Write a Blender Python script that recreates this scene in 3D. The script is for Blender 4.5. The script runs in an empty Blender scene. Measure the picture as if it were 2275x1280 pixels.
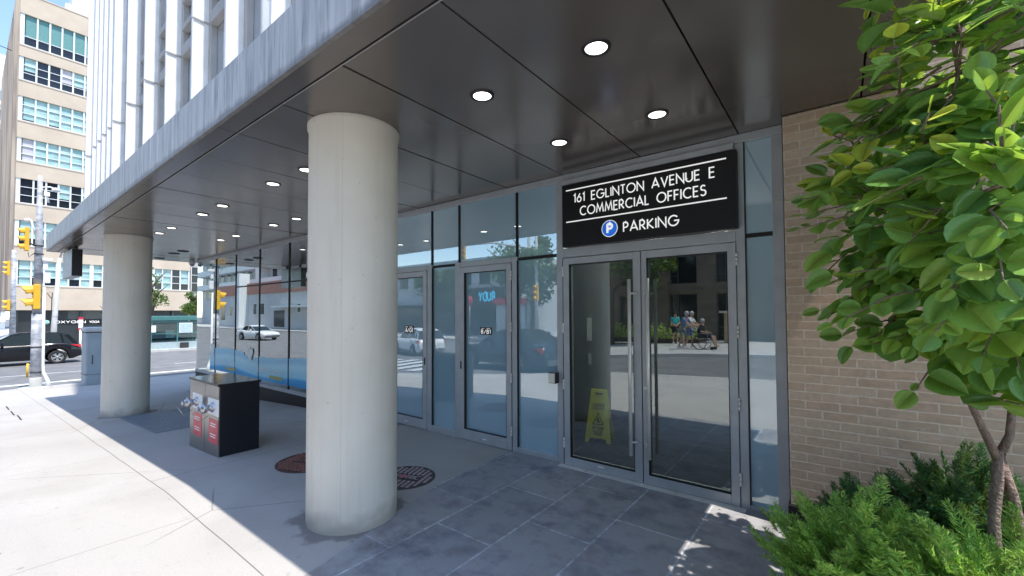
import bpy, bmesh, math, random
from mathutils import Vector, Matrix
R_ = math.radians
random.seed(7)
scn = bpy.context.scene
COL = scn.collection

# ------------------------------------------------------------------ camera
cam_d = bpy.data.cameras.new("camera")
cam = bpy.data.objects.new("camera", cam_d)
COL.objects.link(cam)
scn.camera = cam
YAW, PIT, ROL = R_(38.289), R_(1.6046), R_(-0.231)
fw = Vector((-math.sin(YAW) * math.cos(PIT), math.cos(YAW) * math.cos(PIT), math.sin(PIT)))
rt = Vector((math.cos(YAW), math.sin(YAW), 0))
up = rt.cross(fw)
r2 = math.cos(ROL) * rt + math.sin(ROL) * up
u2 = -math.sin(ROL) * rt + math.cos(ROL) * up
cam.matrix_world = Matrix(((r2.x, u2.x, -fw.x, 0), (r2.y, u2.y, -fw.y, 0), (r2.z, u2.z, -fw.z, 1.67), (0, 0, 0, 1)))
cam_d.sensor_width = 36
cam_d.lens = 947.46 / 2275 * 36
cam_d.shift_x = (1137.5 - 1114.23) / 2275
cam_d.shift_y = (669.16 - 640) / 2275
cam_d.clip_start = 0.05
cam_d.clip_end = 2000
# ------------------------------------------------------------------ world, sun
SUNV = Vector((0.42, -0.047, 1.0)).normalized()
elev = math.asin(SUNV.z)
w = bpy.data.worlds.new("World"); scn.world = w; w.use_nodes = True
nt = w.node_tree
bg = nt.nodes['Background']
sky = nt.nodes.new('ShaderNodeTexSky'); sky.sky_type = 'NISHITA'; sky.sun_disc = False
sky.sun_elevation = elev; sky.sun_rotation = math.atan2(SUNV.x, SUNV.y)
sky.air_density = 1.0; sky.dust_density = 0.4; sky.ozone_density = 1.6
nt.links.new(sky.outputs[0], bg.inputs[0]); bg.inputs[1].default_value = 0.15
sd = bpy.data.lights.new("sun", 'SUN'); sd.energy = 2.5; sd.angle = R_(0.53); sd.color = (1, 0.95, 0.87)
so = bpy.data.objects.new("sun", sd); COL.objects.link(so)
so.rotation_euler = SUNV.to_track_quat('Z', 'Y').to_euler()
so.location = (0, -20, 30)
scn.view_settings.view_transform = 'Standard'; scn.view_settings.look = 'None'
scn.view_settings.exposure = 1.36; scn.view_settings.gamma = 1
scn.render.engine = 'CYCLES'
scn.cycles.max_bounces = 8; scn.cycles.diffuse_bounces = 6; scn.cycles.glossy_bounces = 5
scn.cycles.transparent_max_bounces = 12; scn.cycles.transmission_bounces = 4
scn.cycles.use_denoising = True; scn.cycles.sample_clamp_indirect = 8

# ------------------------------------------------------------------ materials
def newmat(name):
    m = bpy.data.materials.new(name); m.use_nodes = True
    n = m.node_tree
    return m, n, n.nodes['Principled BSDF'], n.links
def N(n, t, **k):
    x = n.nodes.new(t)
    for a, b in k.items(): setattr(x, a, b)
    return x
def MM(n, op, a, b=None, c=None):
    x = N(n, 'ShaderNodeMath', operation=op)
    for i, v in enumerate((a, b, c)):
        if v is None: continue
        if isinstance(v, (int, float)): x.inputs[i].default_value = v
        else: n.links.new(v, x.inputs[i])
    return x.outputs[0]
def mixc(n, fac, a, b, mode='MIX'):
    x = N(n, 'ShaderNodeMix', data_type='RGBA', blend_type=mode)
    if isinstance(fac, (int, float)): x.inputs[0].default_value = fac
    else: n.links.new(fac, x.inputs[0])
    for i, v in ((6, a), (7, b)):
        if isinstance(v, (tuple, list)): x.inputs[i].default_value = tuple(v) + ((1,) if len(v) == 3 else ())
        else: n.links.new(v, x.inputs[i])
    return x.outputs[2]
def coords(n, scale=(1, 1, 1), kind='Position'):
    if kind == 'Position':
        g = N(n, 'ShaderNodeNewGeometry').outputs['Position']
    else:
        g = N(n, 'ShaderNodeTexCoord').outputs[kind]
    mp = N(n, 'ShaderNodeMapping'); mp.inputs['Scale'].default_value = scale
    n.links.new(g, mp.inputs[0]); return mp.outputs[0]
def noise(n, scale, detail=4, rough=.55, vec=None, lo=.35, hi=.65):
    x = N(n, 'ShaderNodeTexNoise'); x.inputs['Scale'].default_value = scale
    x.inputs['Detail'].default_value = detail; x.inputs['Roughness'].default_value = rough
    n.links.new(vec if vec is not None else coords(n), x.inputs['Vector'])
    r = N(n, 'ShaderNodeMapRange'); r.inputs[1].default_value = lo; r.inputs[2].default_value = hi
    n.links.new(x.outputs[0], r.inputs[0]); return r.outputs[0]
def bump(n, bs, h, st, dist=.01):
    b = N(n, 'ShaderNodeBump'); b.inputs['Strength'].default_value = st; b.inputs['Distance'].default_value = dist
    n.links.new(h, b.inputs['Height']); n.links.new(b.outputs[0], bs.inputs['Normal'])
def setc(bs, n, c):
    if isinstance(c, (tuple, list)): bs.inputs['Base Color'].default_value = tuple(c[:3]) + (1,)
    else: n.links.new(c, bs.inputs['Base Color'])
def pbr(name, c, rough=.6, metal=0, c2=None, sc=3.0, bmp=0, bsc=40, vec=None, spec=None, vscale=None):
    m, n, bs, L = newmat(name)
    bs.inputs['Roughness'].default_value = rough; bs.inputs['Metallic'].default_value = metal
    if spec is not None: bs.inputs['IOR'].default_value = spec
    if c2 is not None:
        v = coords(n, vscale) if vscale else None
        setc(bs, n, mixc(n, noise(n, sc, vec=v), c, c2))
    else:
        setc(bs, n, mixc(n, noise(n, 6.0), [x * .93 for x in c], [min(1, x * 1.06) for x in c]))
    if bmp: bump(n, bs, noise(n, bsc, 3), bmp)
    return m
def emis(name, c, s):
    m, n, bs, L = newmat(name)
    bs.inputs['Emission Color'].default_value = tuple(c) + (1,); bs.inputs['Emission Strength'].default_value = s
    setc(bs, n, c); return m
def line_mask(n, coord, val, half):
    d = MM(n, 'ABSOLUTE', MM(n, 'SUBTRACT', coord, val)); return MM(n, 'LESS_THAN', d, half)

def glass(name, tint, refl, film=None, rough=0.0, wob=.0):
    m, n, bs, L = newmat(name)
    out = n.nodes['Material Output']
    gl = N(n, 'ShaderNodeBsdfGlossy'); gl.inputs['Roughness'].default_value = rough
    gl.inputs['Color'].default_value = (.93, .98, .97, 1)
    lw = N(n, 'ShaderNodeFresnel'); lw.inputs[0].default_value = 1.5
    fac = MM(n, 'MULTIPLY_ADD', lw.outputs[0], 1.0, refl); fac = MM(n, 'MINIMUM', fac, .92)
    if film is None:
        tr = N(n, 'ShaderNodeBsdfTransparent'); tr.inputs[0].default_value = tuple(tint) + (1,)
        base = tr.outputs[0]
    else:
        df = N(n, 'ShaderNodeBsdfDiffuse'); df.inputs[0].default_value = tuple(film) + (1,)
        tr = N(n, 'ShaderNodeBsdfTransparent'); tr.inputs[0].default_value = tuple(tint) + (1,)
        mx0 = N(n, 'ShaderNodeMixShader'); mx0.inputs[0].default_value = .25
        L.new(df.outputs[0], mx0.inputs[1]); L.new(tr.outputs[0], mx0.inputs[2]); base = mx0.outputs[0]
    if wob:
        b = N(n, 'ShaderNodeBump'); b.inputs['Strength'].default_value = wob; b.inputs['Distance'].default_value = .02
        L.new(noise(n, .9, 2, lo=0, hi=1), b.inputs['Height']); L.new(b.outputs[0], gl.inputs['Normal'])
    mx = N(n, 'ShaderNodeMixShader'); L.new(fac, mx.inputs[0]); L.new(base, mx.inputs[1]); L.new(gl.outputs[0], mx.inputs[2])
    L.new(mx.outputs[0], out.inputs[0]); return m

M = {}
# sidewalk concrete with saw-cut joints
def m_sidewalk():
    m, n, bs, L = newmat('sidewalk_concrete')
    sp = N(n, 'ShaderNodeSeparateXYZ'); L.new(N(n, 'ShaderNodeNewGeometry').outputs['Position'], sp.inputs[0])
    x, y = sp.outputs[0], sp.outputs[1]
    c = mixc(n, noise(n, 1.1, 5), (.40, .375, .35), (.475, .455, .43))
    c = mixc(n, noise(n, 14, 4, lo=.62, hi=.8), c, (.33, .32, .31))
    streak = noise(n, 2.2, 4, vec=coords(n, (.25, 2.2, 1)), lo=.5, hi=.75)
    c = mixc(n, MM(n, 'MULTIPLY', streak, .35), c, (.38, .37, .36))
    c = mixc(n, MM(n, 'MULTIPLY', noise(n, .55, 6, rough=.7, lo=.5, hi=.72), .40), c, (.29, .275, .255))
    c = mixc(n, MM(n, 'MULTIPLY', noise(n, 90, 3, lo=.5, hi=.75), .35), c, (.22, .21, .20))
    # small dark spots (gum)
    vo = N(n, 'ShaderNodeTexVoronoi'); vo.inputs['Scale'].default_value = 1.3; L.new(coords(n), vo.inputs['Vector'])
    c = mixc(n, MM(n, 'MULTIPLY', MM(n, 'LESS_THAN', vo.outputs['Distance'], .03), .6), c, (.15, .14, .14))
    wob = MM(n, 'MULTIPLY', noise(n, 1.2, 2), .006)
    yy = MM(n, 'ADD', y, wob); xx = MM(n, 'ADD', x, wob)
    mask = line_mask(n, yy, 1.23, .0045)
    mask = MM(n, 'MAXIMUM', mask, line_mask(n, yy, -1.6, .006))
    px = MM(n, 'PINGPONG', MM(n, 'ADD', xx, 5.51), 1.55)
    inner = MM(n, 'MULTIPLY', MM(n, 'LESS_THAN', px, .005), MM(n, 'GREATER_THAN', y, 1.23))
    px2 = MM(n, 'PINGPONG', MM(n, 'ADD', xx, 4.2), 1.5)
    outer = MM(n, 'MULTIPLY', MM(n, 'LESS_THAN', px2, .004), MM(n, 'LESS_THAN', y, 1.23))
    mask = MM(n, 'MAXIMUM', mask, MM(n, 'MAXIMUM', inner, MM(n, 'MULTIPLY', outer, .7)))
    # grime round the round columns
    for cx, cy in ((-3.2, 2.05), (-11.12, 2.1)):
        dx = MM(n, 'SUBTRACT', x, cx); dy = MM(n, 'SUBTRACT', y, cy)
        d = MM(n, 'SQRT', MM(n, 'ADD', MM(n, 'MULTIPLY', dx, dx), MM(n, 'MULTIPLY', dy, dy)))
        d = MM(n, 'ADD', d, MM(n, 'MULTIPLY', noise(n, 5, 4), -.14))
        g = N(n, 'ShaderNodeMapRange'); g.inputs[1].default_value = .34; g.inputs[2].default_value = .40
        g.inputs[3].default_value = .62; g.inputs[4].default_value = 0
        L.new(d, g.inputs[0]); c = mixc(n, g.outputs[0], c, (.13, .11, .10))
    vc = N(n, 'ShaderNodeTexVoronoi', feature='DISTANCE_TO_EDGE'); vc.inputs['Scale'].default_value = .33
    nz = N(n, 'ShaderNodeTexNoise'); nz.inputs['Scale'].default_value = 2.5; nz.inputs['Detail'].default_value = 5
    vm = N(n, 'ShaderNodeVectorMath', operation='MULTIPLY_ADD'); L.new(nz.outputs['Color'], vm.inputs[0]); vm.inputs[1].default_value = (.35, .35, 0); L.new(coords(n), vm.inputs[2]); L.new(vm.outputs[0], vc.inputs['Vector'])
    crack = MM(n, 'MULTIPLY', MM(n, 'LESS_THAN', vc.outputs['Distance'], .0022), noise(n, .4, 2, lo=.50, hi=.56))
    c = mixc(n, MM(n, 'MULTIPLY', crack, .55), c, (.17, .16, .15))
    v2 = N(n, 'ShaderNodeTexVoronoi'); v2.inputs['Scale'].default_value = 4.2; L.new(coords(n), v2.inputs['Vector'])
    c = mixc(n, MM(n, 'MULTIPLY', MM(n, 'LESS_THAN', v2.outputs['Distance'], MM(n, 'MULTIPLY', noise(n, 1.5, 2), .09)), .45), c, (.20, .19, .18))
    c = mixc(n, MM(n, 'MULTIPLY', mask, .85), c, (.14, .13, .12))
    setc(bs, n, c); bs.inputs['Roughness'].default_value = .85
    bump(n, bs, noise(n, 120, 4), .25, .004); return m
M['sidewalk'] = m_sidewalk()
def m_stone():
    m, n, bs, L = newmat('blue_grey_stone')
    mp = N(n, 'ShaderNodeMapping'); mp.inputs['Rotation'].default_value = (0, 0, R_(90)); mp.inputs['Location'].default_value = (.08, 0.33, 0)
    L.new(N(n, 'ShaderNodeNewGeometry').outputs['Position'], mp.inputs[0])
    br = N(n, 'ShaderNodeTexBrick'); br.offset = .5
    L.new(mp.outputs[0], br.inputs['Vector'])
    br.inputs['Scale'].default_value = 1; br.inputs['Brick Width'].default_value = .92; br.inputs['Row Height'].default_value = .553
    br.inputs['Mortar Size'].default_value = .008; br.inputs['Mortar Smooth'].default_value = .1
    br.inputs['Color1'].default_value = (.28, .285, .295, 1); br.inputs['Color2'].default_value = (.37, .36, .36, 1)
    br.inputs['Mortar'].default_value = (.66, .68, .72, 1)
    c = mixc(n, MM(n, 'MULTIPLY', noise(n, 2.4, 5), .6), br.outputs[0], (.36, .35, .37))
    c = mixc(n, MM(n, 'MULTIPLY', noise(n, 5, 6, lo=.5, hi=.72), .6), c, (.12, .135, .17))
    c = mixc(n, noise(n, 9, 3, lo=.68, hi=.75), c, (.36, .37, .40))
    c = mixc(n, MM(n, 'MULTIPLY', noise(n, 1.7, 6, rough=.7, lo=.52, hi=.66), .65), c, (.095, .095, .115))
    c = mixc(n, MM(n, 'MULTIPLY', noise(n, 3.1, 5, rough=.65, lo=.55, hi=.7), .4), c, (.20, .155, .14))
    edge = noise(n, 20, 4, lo=.45, hi=.6)
    c = mixc(n, MM(n, 'MULTIPLY', MM(n, 'MULTIPLY', br.outputs['Fac'], edge), .35), c, (.12, .12, .14))
    setc(bs, n, c); bs.inputs['Roughness'].default_value = .62
    h = MM(n, 'ADD', noise(n, 25, 5), MM(n, 'MULTIPLY', br.outputs['Fac'], -1.0))
    bump(n, bs, h, .5, .004); return m
M['stone'] = m_stone()
def m_brick(name, c1, c2, mort, bw=.205, rh=.0667, axis='xz'):
    m, n, bs, L = newmat(name)
    g = N(n, 'ShaderNodeNewGeometry').outputs['Position']
    sp = N(n, 'ShaderNodeSeparateXYZ'); L.new(g, sp.inputs[0]); cb = N(n, 'ShaderNodeCombineXYZ')
    L.new(MM(n, 'ADD', sp.outputs[0], sp.outputs[1]), cb.inputs[0]); L.new(sp.outputs[2], cb.inputs[1])
    dist = N(n, 'ShaderNodeMapping'); L.new(cb.outputs[0], dist.inputs[0])
    br = N(n, 'ShaderNodeTexBrick'); br.offset = .5
    nz = N(n, 'ShaderNodeTexNoise'); nz.inputs['Scale'].default_value = 9; L.new(cb.outputs[0], nz.inputs['Vector'])
    vm = N(n, 'ShaderNodeVectorMath', operation='MULTIPLY_ADD'); L.new(nz.outputs['Color'], vm.inputs[0])
    vm.inputs[1].default_value = (.004, .006, 0); L.new(dist.outputs[0], vm.inputs[2]); L.new(vm.outputs[0], br.inputs['Vector'])
    br.inputs['Scale'].default_value = 1; br.inputs['Brick Width'].default_value = bw; br.inputs['Row Height'].default_value = rh
    br.inputs['Mortar Size'].default_value = .0055; br.inputs['Mortar Smooth'].default_value = .25; br.inputs['Bias'].default_value = -.1
    br.inputs['Color1'].default_value = tuple(c1) + (1,); br.inputs['Color2'].default_value = tuple(c2) + (1,)
    br.inputs['Mortar'].default_value = tuple(mort) + (1,)
    c = mixc(n, MM(n, 'MULTIPLY', noise(n, 30, 4, vec=cb.outputs[0]), .35), br.outputs[0], [x * .62 for x in c1])
    c = mixc(n, MM(n, 'MULTIPLY', noise(n, 5, 2, vec=coords(n, (1, 1, 3)), lo=.52, hi=.6), .35), c, [c2[0] * 1.15, c2[1] * .98, c2[2] * .95])
    c = mixc(n, MM(n, 'MULTIPLY', noise(n, .9, 3, vec=cb.outputs[0]), .35), c, [x * 1.2 for x in c2])
    # stray mortar smears
    c = mixc(n, MM(n, 'MULTIPLY', noise(n, 11, 5, vec=cb.outputs[0], lo=.6, hi=.72), .5), c, mort)
    setc(bs, n, c); bs.inputs['Roughness'].default_value = .85
    bump(n, bs, MM(n, 'ADD', MM(n, 'MULTIPLY', br.outputs['Fac'], -1.0), MM(n, 'MULTIPLY', noise(n, 60, 3), .12)), .45, .004)
    return m
M['brick'] = m_brick('tan_brick', (.40, .285, .20), (.50, .385, .285), (.60, .51, .42))
M['brown_stone'] = m_brick('brown_split_stone', (.16, .125, .09), (.24, .19, .14), (.20, .17, .13), bw=.9, rh=.22)
M['asphalt'] = pbr('asphalt', (.14, .14, .145), .85, c2=(.19, .19, .19), sc=1.2, bmp=.3, bsc=150)
M['kerb'] = pbr('kerb_concrete', (.42, .41, .39), .85, c2=(.5, .49, .47), sc=4, bmp=.2)
M['plaza'] = pbr('pale_concrete', (.42, .41, .40), .85, c2=(.52, .51, .49), sc=1.5, bmp=.2)
M['paint'] = pbr('road_paint', (.75, .75, .73), .6, c2=(.55, .55, .54), sc=8)
def m_column():
    m, n, bs, L = newmat('column_paint')
    c = mixc(n, noise(n, 1.2, 3), (.60, .565, .49), (.66, .63, .56))
    c = mixc(n, MM(n, 'MULTIPLY', noise(n, 3, 4, vec=coords(n, (5, 5, .35)), lo=.5, hi=.8), .35), c, (.46, .44, .39))
    c = mixc(n, noise(n, 16, 3, lo=.70, hi=.76), c, (.40, .38, .34))
    vo = N(n, 'ShaderNodeTexVoronoi'); vo.inputs['Scale'].default_value = 7; L.new(coords(n), vo.inputs['Vector'])
    c = mixc(n, MM(n, 'MULTIPLY', MM(n, 'LESS_THAN', vo.outputs['Distance'], .045), .5), c, (.25, .23, .2))
    seam = MM(n, 'LESS_THAN', MM(n, 'PINGPONG', MM(n, 'ADD', N(n, 'ShaderNodeTexGradient', gradient_type='RADIAL').outputs['Fac'], .13), .25), .0012)
    for nd in n.nodes:
        if nd.bl_idname == 'ShaderNodeTexGradient': L.new(N(n, 'ShaderNodeTexCoord').outputs['Object'], nd.inputs[0])
    c = mixc(n, MM(n, 'MULTIPLY', seam, .30), c, (.36, .34, .31))
    sp = N(n, 'ShaderNodeSeparateXYZ'); L.new(N(n, 'ShaderNodeTexCoord').outputs['Object'], sp.inputs[0])
    g = N(n, 'ShaderNodeMapRange'); g.inputs[1].default_value = 0; g.inputs[2].default_value = .12; g.inputs[3].default_value = .6; g.inputs[4].default_value = 0
    L.new(MM(n, 'ADD', sp.outputs[2], MM(n, 'MULTIPLY', noise(n, 6, 3), -.08)), g.inputs[0])
    c = mixc(n, g.outputs[0], c, (.28, .25, .22))
    setc(bs, n, c); bs.inputs['Roughness'].default_value = .55; bump(n, bs, noise(n, 30, 4), .12, .004); return m
M['column'] = m_column()
def m_soffit():
    m, n, bs, L = newmat('soffit_panel')
    c = mixc(n, noise(n, .7, 2), (.155, .132, .118), (.190, .165, .150))
    sc = noise(n, 3, 5, vec=coords(n, (1, 9, 1)), lo=.70, hi=.76)
    c = mixc(n, MM(n, 'MULTIPLY', sc, .14), c, (.30, .28, .26))
    setc(bs, n, c); bs.inputs['Metallic'].default_value = .45; bs.inputs['IOR'].default_value = 1.9
    r = N(n, 'ShaderNodeMapRange'); L.new(noise(n, 3, 3), r.inputs[0]); r.inputs[3].default_value = .19; r.inputs[4].default_value = .23
    L.new(r.outputs[0], bs.inputs['Roughness']); return m
M['soffit'] = m_soffit()
def m_fascia():
    m, n, bs, L = newmat('weathered_zinc')
    c = mixc(n, noise(n, 2.5, 5, vec=coords(n, (6, 1, .35)), lo=.3, hi=.7), (.30, .295, .285), (.60, .59, .57))
    c = mixc(n, noise(n, 6, 5, vec=coords(n, (7, 1, .5)), lo=.55, hi=.75), c, (.17, .165, .16))
    sp = N(n, 'ShaderNodeSeparateXYZ'); L.new(N(n, 'ShaderNodeNewGeometry').outputs['Position'], sp.inputs[0])
    g = N(n, 'ShaderNodeMapRange'); g.inputs[1].default_value = 3.22; g.inputs[2].default_value = 3.27; g.inputs[3].default_value = .7; g.inputs[4].default_value = 0
    L.new(MM(n, 'ADD', sp.outputs[2], MM(n, 'MULTIPLY', noise(n, 10, 4), -.03)), g.inputs[0])
    c = mixc(n, g.outputs[0], c, (.10, .09, .085))
    setc(bs, n, c); bs.inputs['Metallic'].default_value = .25; bs.inputs['Roughness'].default_value = .5; return m
M['fascia'] = m_fascia()
M['frame'] = pbr('grey_aluminium', (.44, .47, .49), .42, .25, spec=1.5)
M['frame_light'] = pbr('pale_grey_aluminium', (.34, .34, .34), .4, .2)
M['black_gap'] = pbr('black_rubber', (.008, .008, .01), .6)
M['steel'] = pbr('brushed_steel', (.80, .77, .72), .36, .35)
M['dull_steel'] = pbr('galvanised_steel', (.42, .44, .46), .45, .6, c2=(.34, .36, .38), sc=5)
M['white_panel'] = pbr('white_panel', (.82, .82, .81), .5)
M['joint_grey'] = pbr('grey_trim', (.40, .39, .38), .6)
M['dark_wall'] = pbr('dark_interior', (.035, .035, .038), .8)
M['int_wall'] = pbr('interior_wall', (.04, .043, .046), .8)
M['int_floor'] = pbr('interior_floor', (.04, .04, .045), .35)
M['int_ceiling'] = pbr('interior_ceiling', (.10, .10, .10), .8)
M['black'] = pbr('black_paint', (.010, .011, .015), .35)
M['sign_black'] = pbr('sign_black', (.004, .004, .006), .5)
M['white'] = pbr('white_paint', (.85, .85, .84), .5)
M['white_letter'] = emis('white_letter', (.85, .85, .83), .25)
M['blue_disc'] = emis('blue_disc', (.01, .13, .62), .25)
M['glass_film'] = glass('film_backed_glass', (.45, .7, .75), .27, film=(.42, .66, .80), wob=.02)
M['glass_door'] = glass('door_glass', (.62, .68, .68), .17, wob=.012)
M['glass_clear'] = glass('lobby_glass', (.55, .62, .60), .42, wob=.03)
M['glass_up'] = glass('window_glass', (.2, .25, .3), .45, film=(.60, .62, .72), wob=.03)
M['shelter_glass'] = glass('shelter_glass', (.55, .75, .75), .05)
M['lens'] = emis('light_lens', (1, .97, .92), 2.2)
M['added_lobby_lens'] = emis('added_lobby_lens', (1, .97, .92), 190)  # strong glow for the lamps added in the lobby
M['yellow'] = pbr('signal_yellow', (.80, .45, .03), .5)
M['sig_black'] = pbr('visor_inside', (.03, .03, .03), .7)
M['red_lens'] = pbr('red_lens', (.45, .03, .02), .2)
M['amber_lens'] = pbr('amber_lens', (.35, .16, .02), .2)
M['green_lens'] = pbr('green_lens', (.02, .18, .10), .2)
M['pole_conc'] = pbr('concrete_pole', (.55, .55, .53), .8, c2=(.45, .45, .44), sc=4)
M['pole_old'] = pbr('weathered_pole', (.50, .50, .52), .6, c2=(.22, .24, .28), sc=3.5, vscale=(1, 1, 2))
M['cabinet'] = pbr('cabinet_grey', (.27, .33, .37), .5, c2=(.31, .37, .41), sc=2)
M['cream'] = pbr('cream_stone', (.56, .465, .36), .85, c2=(.49, .40, .31), sc=.6)
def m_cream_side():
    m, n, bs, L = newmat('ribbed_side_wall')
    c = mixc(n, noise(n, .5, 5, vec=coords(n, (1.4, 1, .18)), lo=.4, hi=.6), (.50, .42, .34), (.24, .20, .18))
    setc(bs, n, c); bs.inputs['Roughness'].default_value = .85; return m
M['cream_side'] = m_cream_side()
M['win_white'] = pbr('window_frame_white', (.70, .72, .72), .5)
M['win_dark'] = pbr('window_dark_glass', (.012, .016, .022), .12, spec=1.5)
M['blind'] = pbr('teal_blind', (.24, .42, .40), .6, c2=(.42, .56, .53), sc=1.4, vscale=(1, 1.2, 3))
M['blind_teal'] = pbr('deep_teal_blind', (.10, .25, .24), .6)
M['blind_pale'] = pbr('pale_blind', (.48, .46, .48), .6)
M['car_black'] = pbr('black_car_paint', (.010, .011, .014), .16, .2, spec=1.6)
M['car_white'] = pbr('white_car_paint', (.75, .76, .77), .25, spec=1.5)
M['car_dark'] = pbr('dark_blue_car_paint', (.02, .028, .04), .2, .2, spec=1.6)
M['car_glass'] = pbr('car_glass', (.02, .028, .03), .06, spec=1.6)
M['tyre'] = pbr('tyre', (.02, .02, .02), .85)
M['plastic'] = pbr('grey_plastic', (.10, .10, .105), .6)
M['tail_red'] = pbr('tail_light_red', (.55, .03, .03), .2)
M['red'] = pbr('red_paint', (.60, .03, .05), .5)
M['plate_red'] = pbr('red_label', (.62, .05, .07), .35, c2=(.68, .09, .11), sc=6)
M['chrome'] = pbr('chrome_brass', (.62, .62, .64), .33, .9, c2=(.45, .45, .46), sc=20)
M['rust'] = pbr('rusty_iron', (.12, .06, .045), .7, c2=(.07, .04, .035), sc=9, bmp=.5)
M['iron'] = pbr('worn_iron', (.10, .08, .08), .6, .2, c2=(.06, .05, .05), sc=9, bmp=.5)
M['grate'] = pbr('steel_grate', (.24, .27, .31), .5, .2)
M['iron_stud'] = pbr('worn_studs', (.42, .32, .32), .6)
M['rust_stud'] = pbr('rusty_studs', (.34, .15, .11), .7)
M['mat'] = pbr('ribbed_mat', (.035, .032, .032), .8)
M['caution'] = pbr('caution_yellow', (.92, .86, .01), .45)
M['green_teal'] = pbr('shelter_green', (.05, .17, .16), .4)
M['bark'] = pbr('bark', (.30, .21, .17), .85, c2=(.20, .14, .115), sc=22, bmp=.7, bsc=60, vscale=(1, 1, .4))
M['bark_dark'] = pbr('dark_bark', (.10, .08, .06), .9)
M['soil'] = pbr('soil', (.045, .035, .028), .95, c2=(.08, .06, .045), sc=20, bmp=.8)
M['skin'] = pbr('skin', (.45, .28, .20), .6)
M['teal_cloth'] = pbr('teal_cloth', (.02, .38, .34), .8)
M['blue_cloth'] = pbr('blue_cloth', (.16, .20, .36), .8)
M['white_cloth'] = pbr('white_cloth', (.70, .68, .66), .8)
M['grey_cloth'] = pbr('grey_cloth', (.18, .20, .20), .8)
M['orange_cloth'] = pbr('ochre_cloth', (.42, .25, .08), .8)
M['black_cloth'] = pbr('black_cloth', (.012, .012, .015), .8)
M['hair'] = pbr('dark_hair', (.02, .015, .012), .7)
M['grey_hair'] = pbr('grey_hair', (.45, .43, .41), .7)
M['balcony'] = pbr('white_balcony', (.72, .75, .76), .6)
M['terracotta'] = pbr('terracotta_band', (.45, .22, .17), .8)
M['grey_block'] = pbr('grey_block', (.55, .56, .57), .8, c2=(.46, .48, .50), sc=.3)
M['shop_dark'] = pbr('dark_shopfront', (.03, .036, .04), .3)
M['cyan_letter'] = emis('cyan_letter', (.05, .5, .8), .5)
def m_leaf(name, stops, trans=.35, rough=.42, vein=False):
    m, n, bs, L = newmat(name)
    g = N(n, 'ShaderNodeNewGeometry')
    cr = N(n, 'ShaderNodeValToRGB')
    while len(cr.color_ramp.elements) < len(stops): cr.color_ramp.elements.new(.5)
    for e, (p, c) in zip(cr.color_ramp.elements, stops): e.position = p; e.color = tuple(c) + (1,)
    L.new(g.outputs['Random Per Island'], cr.inputs[0])
    c = mixc(n, MM(n, 'MULTIPLY', noise(n, 40, 3, lo=.5, hi=.7), .22), cr.outputs[0], (.12, .16, .05))
    if not vein:
        c = mixc(n, MM(n, 'MULTIPLY', noise(n, 9, 3, lo=.5, hi=.68), .55), c, (.10, .09, .03))
    if vein:
        at = N(n, 'ShaderNodeAttribute', attribute_name='vein'); sp = N(n, 'ShaderNodeSeparateColor'); L.new(at.outputs['Color'], sp.inputs[0])
        rib = MM(n, 'LESS_THAN', sp.outputs[0], .045)
        sv = MM(n, 'LESS_THAN', MM(n, 'PINGPONG', MM(n, 'SUBTRACT', MM(n, 'MULTIPLY', sp.outputs[1], 3.2), MM(n, 'MULTIPLY', sp.outputs[0], .9)), .25), .022)
        c = mixc(n, MM(n, 'MULTIPLY', MM(n, 'MAXIMUM', rib, MM(n, 'MULTIPLY', sv, .6)), .55), c, (.50, .58, .22))
        c = mixc(n, MM(n, 'MULTIPLY', noise(n, 70, 2, lo=.70, hi=.74), .7), c, (.22, .12, .04))
    setc(bs, n, c); bs.inputs['Roughness'].default_value = rough
    tl = N(n, 'ShaderNodeBsdfTranslucent'); L.new(mixc(n, .5, c, (.45, .60, .03)), tl.inputs[0])
    mx = N(n, 'ShaderNodeMixShader'); mx.inputs[0].default_value = trans
    L.new(bs.outputs[0], mx.inputs[1]); L.new(tl.outputs[0], mx.inputs[2]); L.new(mx.outputs[0], n.nodes['Material Output'].inputs[0])
    return m
M['leaf'] = m_leaf('green_leaf', [(0, (.12, .30, .10)), (.3, (.20, .44, .11)), (.75, (.32, .56, .11)), (1, (.42, .62, .10))], .50, .28, True)
M['leaf_young_sunlit'] = m_leaf('young_sunlit_leaf', [(0, (.42, .56, .05)), (1, (.74, .76, .09))], .45, .4, True)  # sunlit yellow-green of shoots and upper leaves is put into the colour
M['needle'] = m_leaf('juniper_needles', [(0, (.025, .10, .05)), (.5, (.045, .16, .06)), (1, (.12, .30, .07))], .2, .6)
M['needle_sunlit'] = m_leaf('sunlit_juniper_needles', [(0, (.18, .42, .08)), (.5, (.36, .62, .11)), (1, (.64, .82, .18))], .25, .6)  # sunlight on the front junipers is put into this lighter colour
M['far_leaf'] = m_leaf('street_tree_leaf', [(0, (.03, .08, .025)), (1, (.11, .20, .05))], .3, .6)
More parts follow.
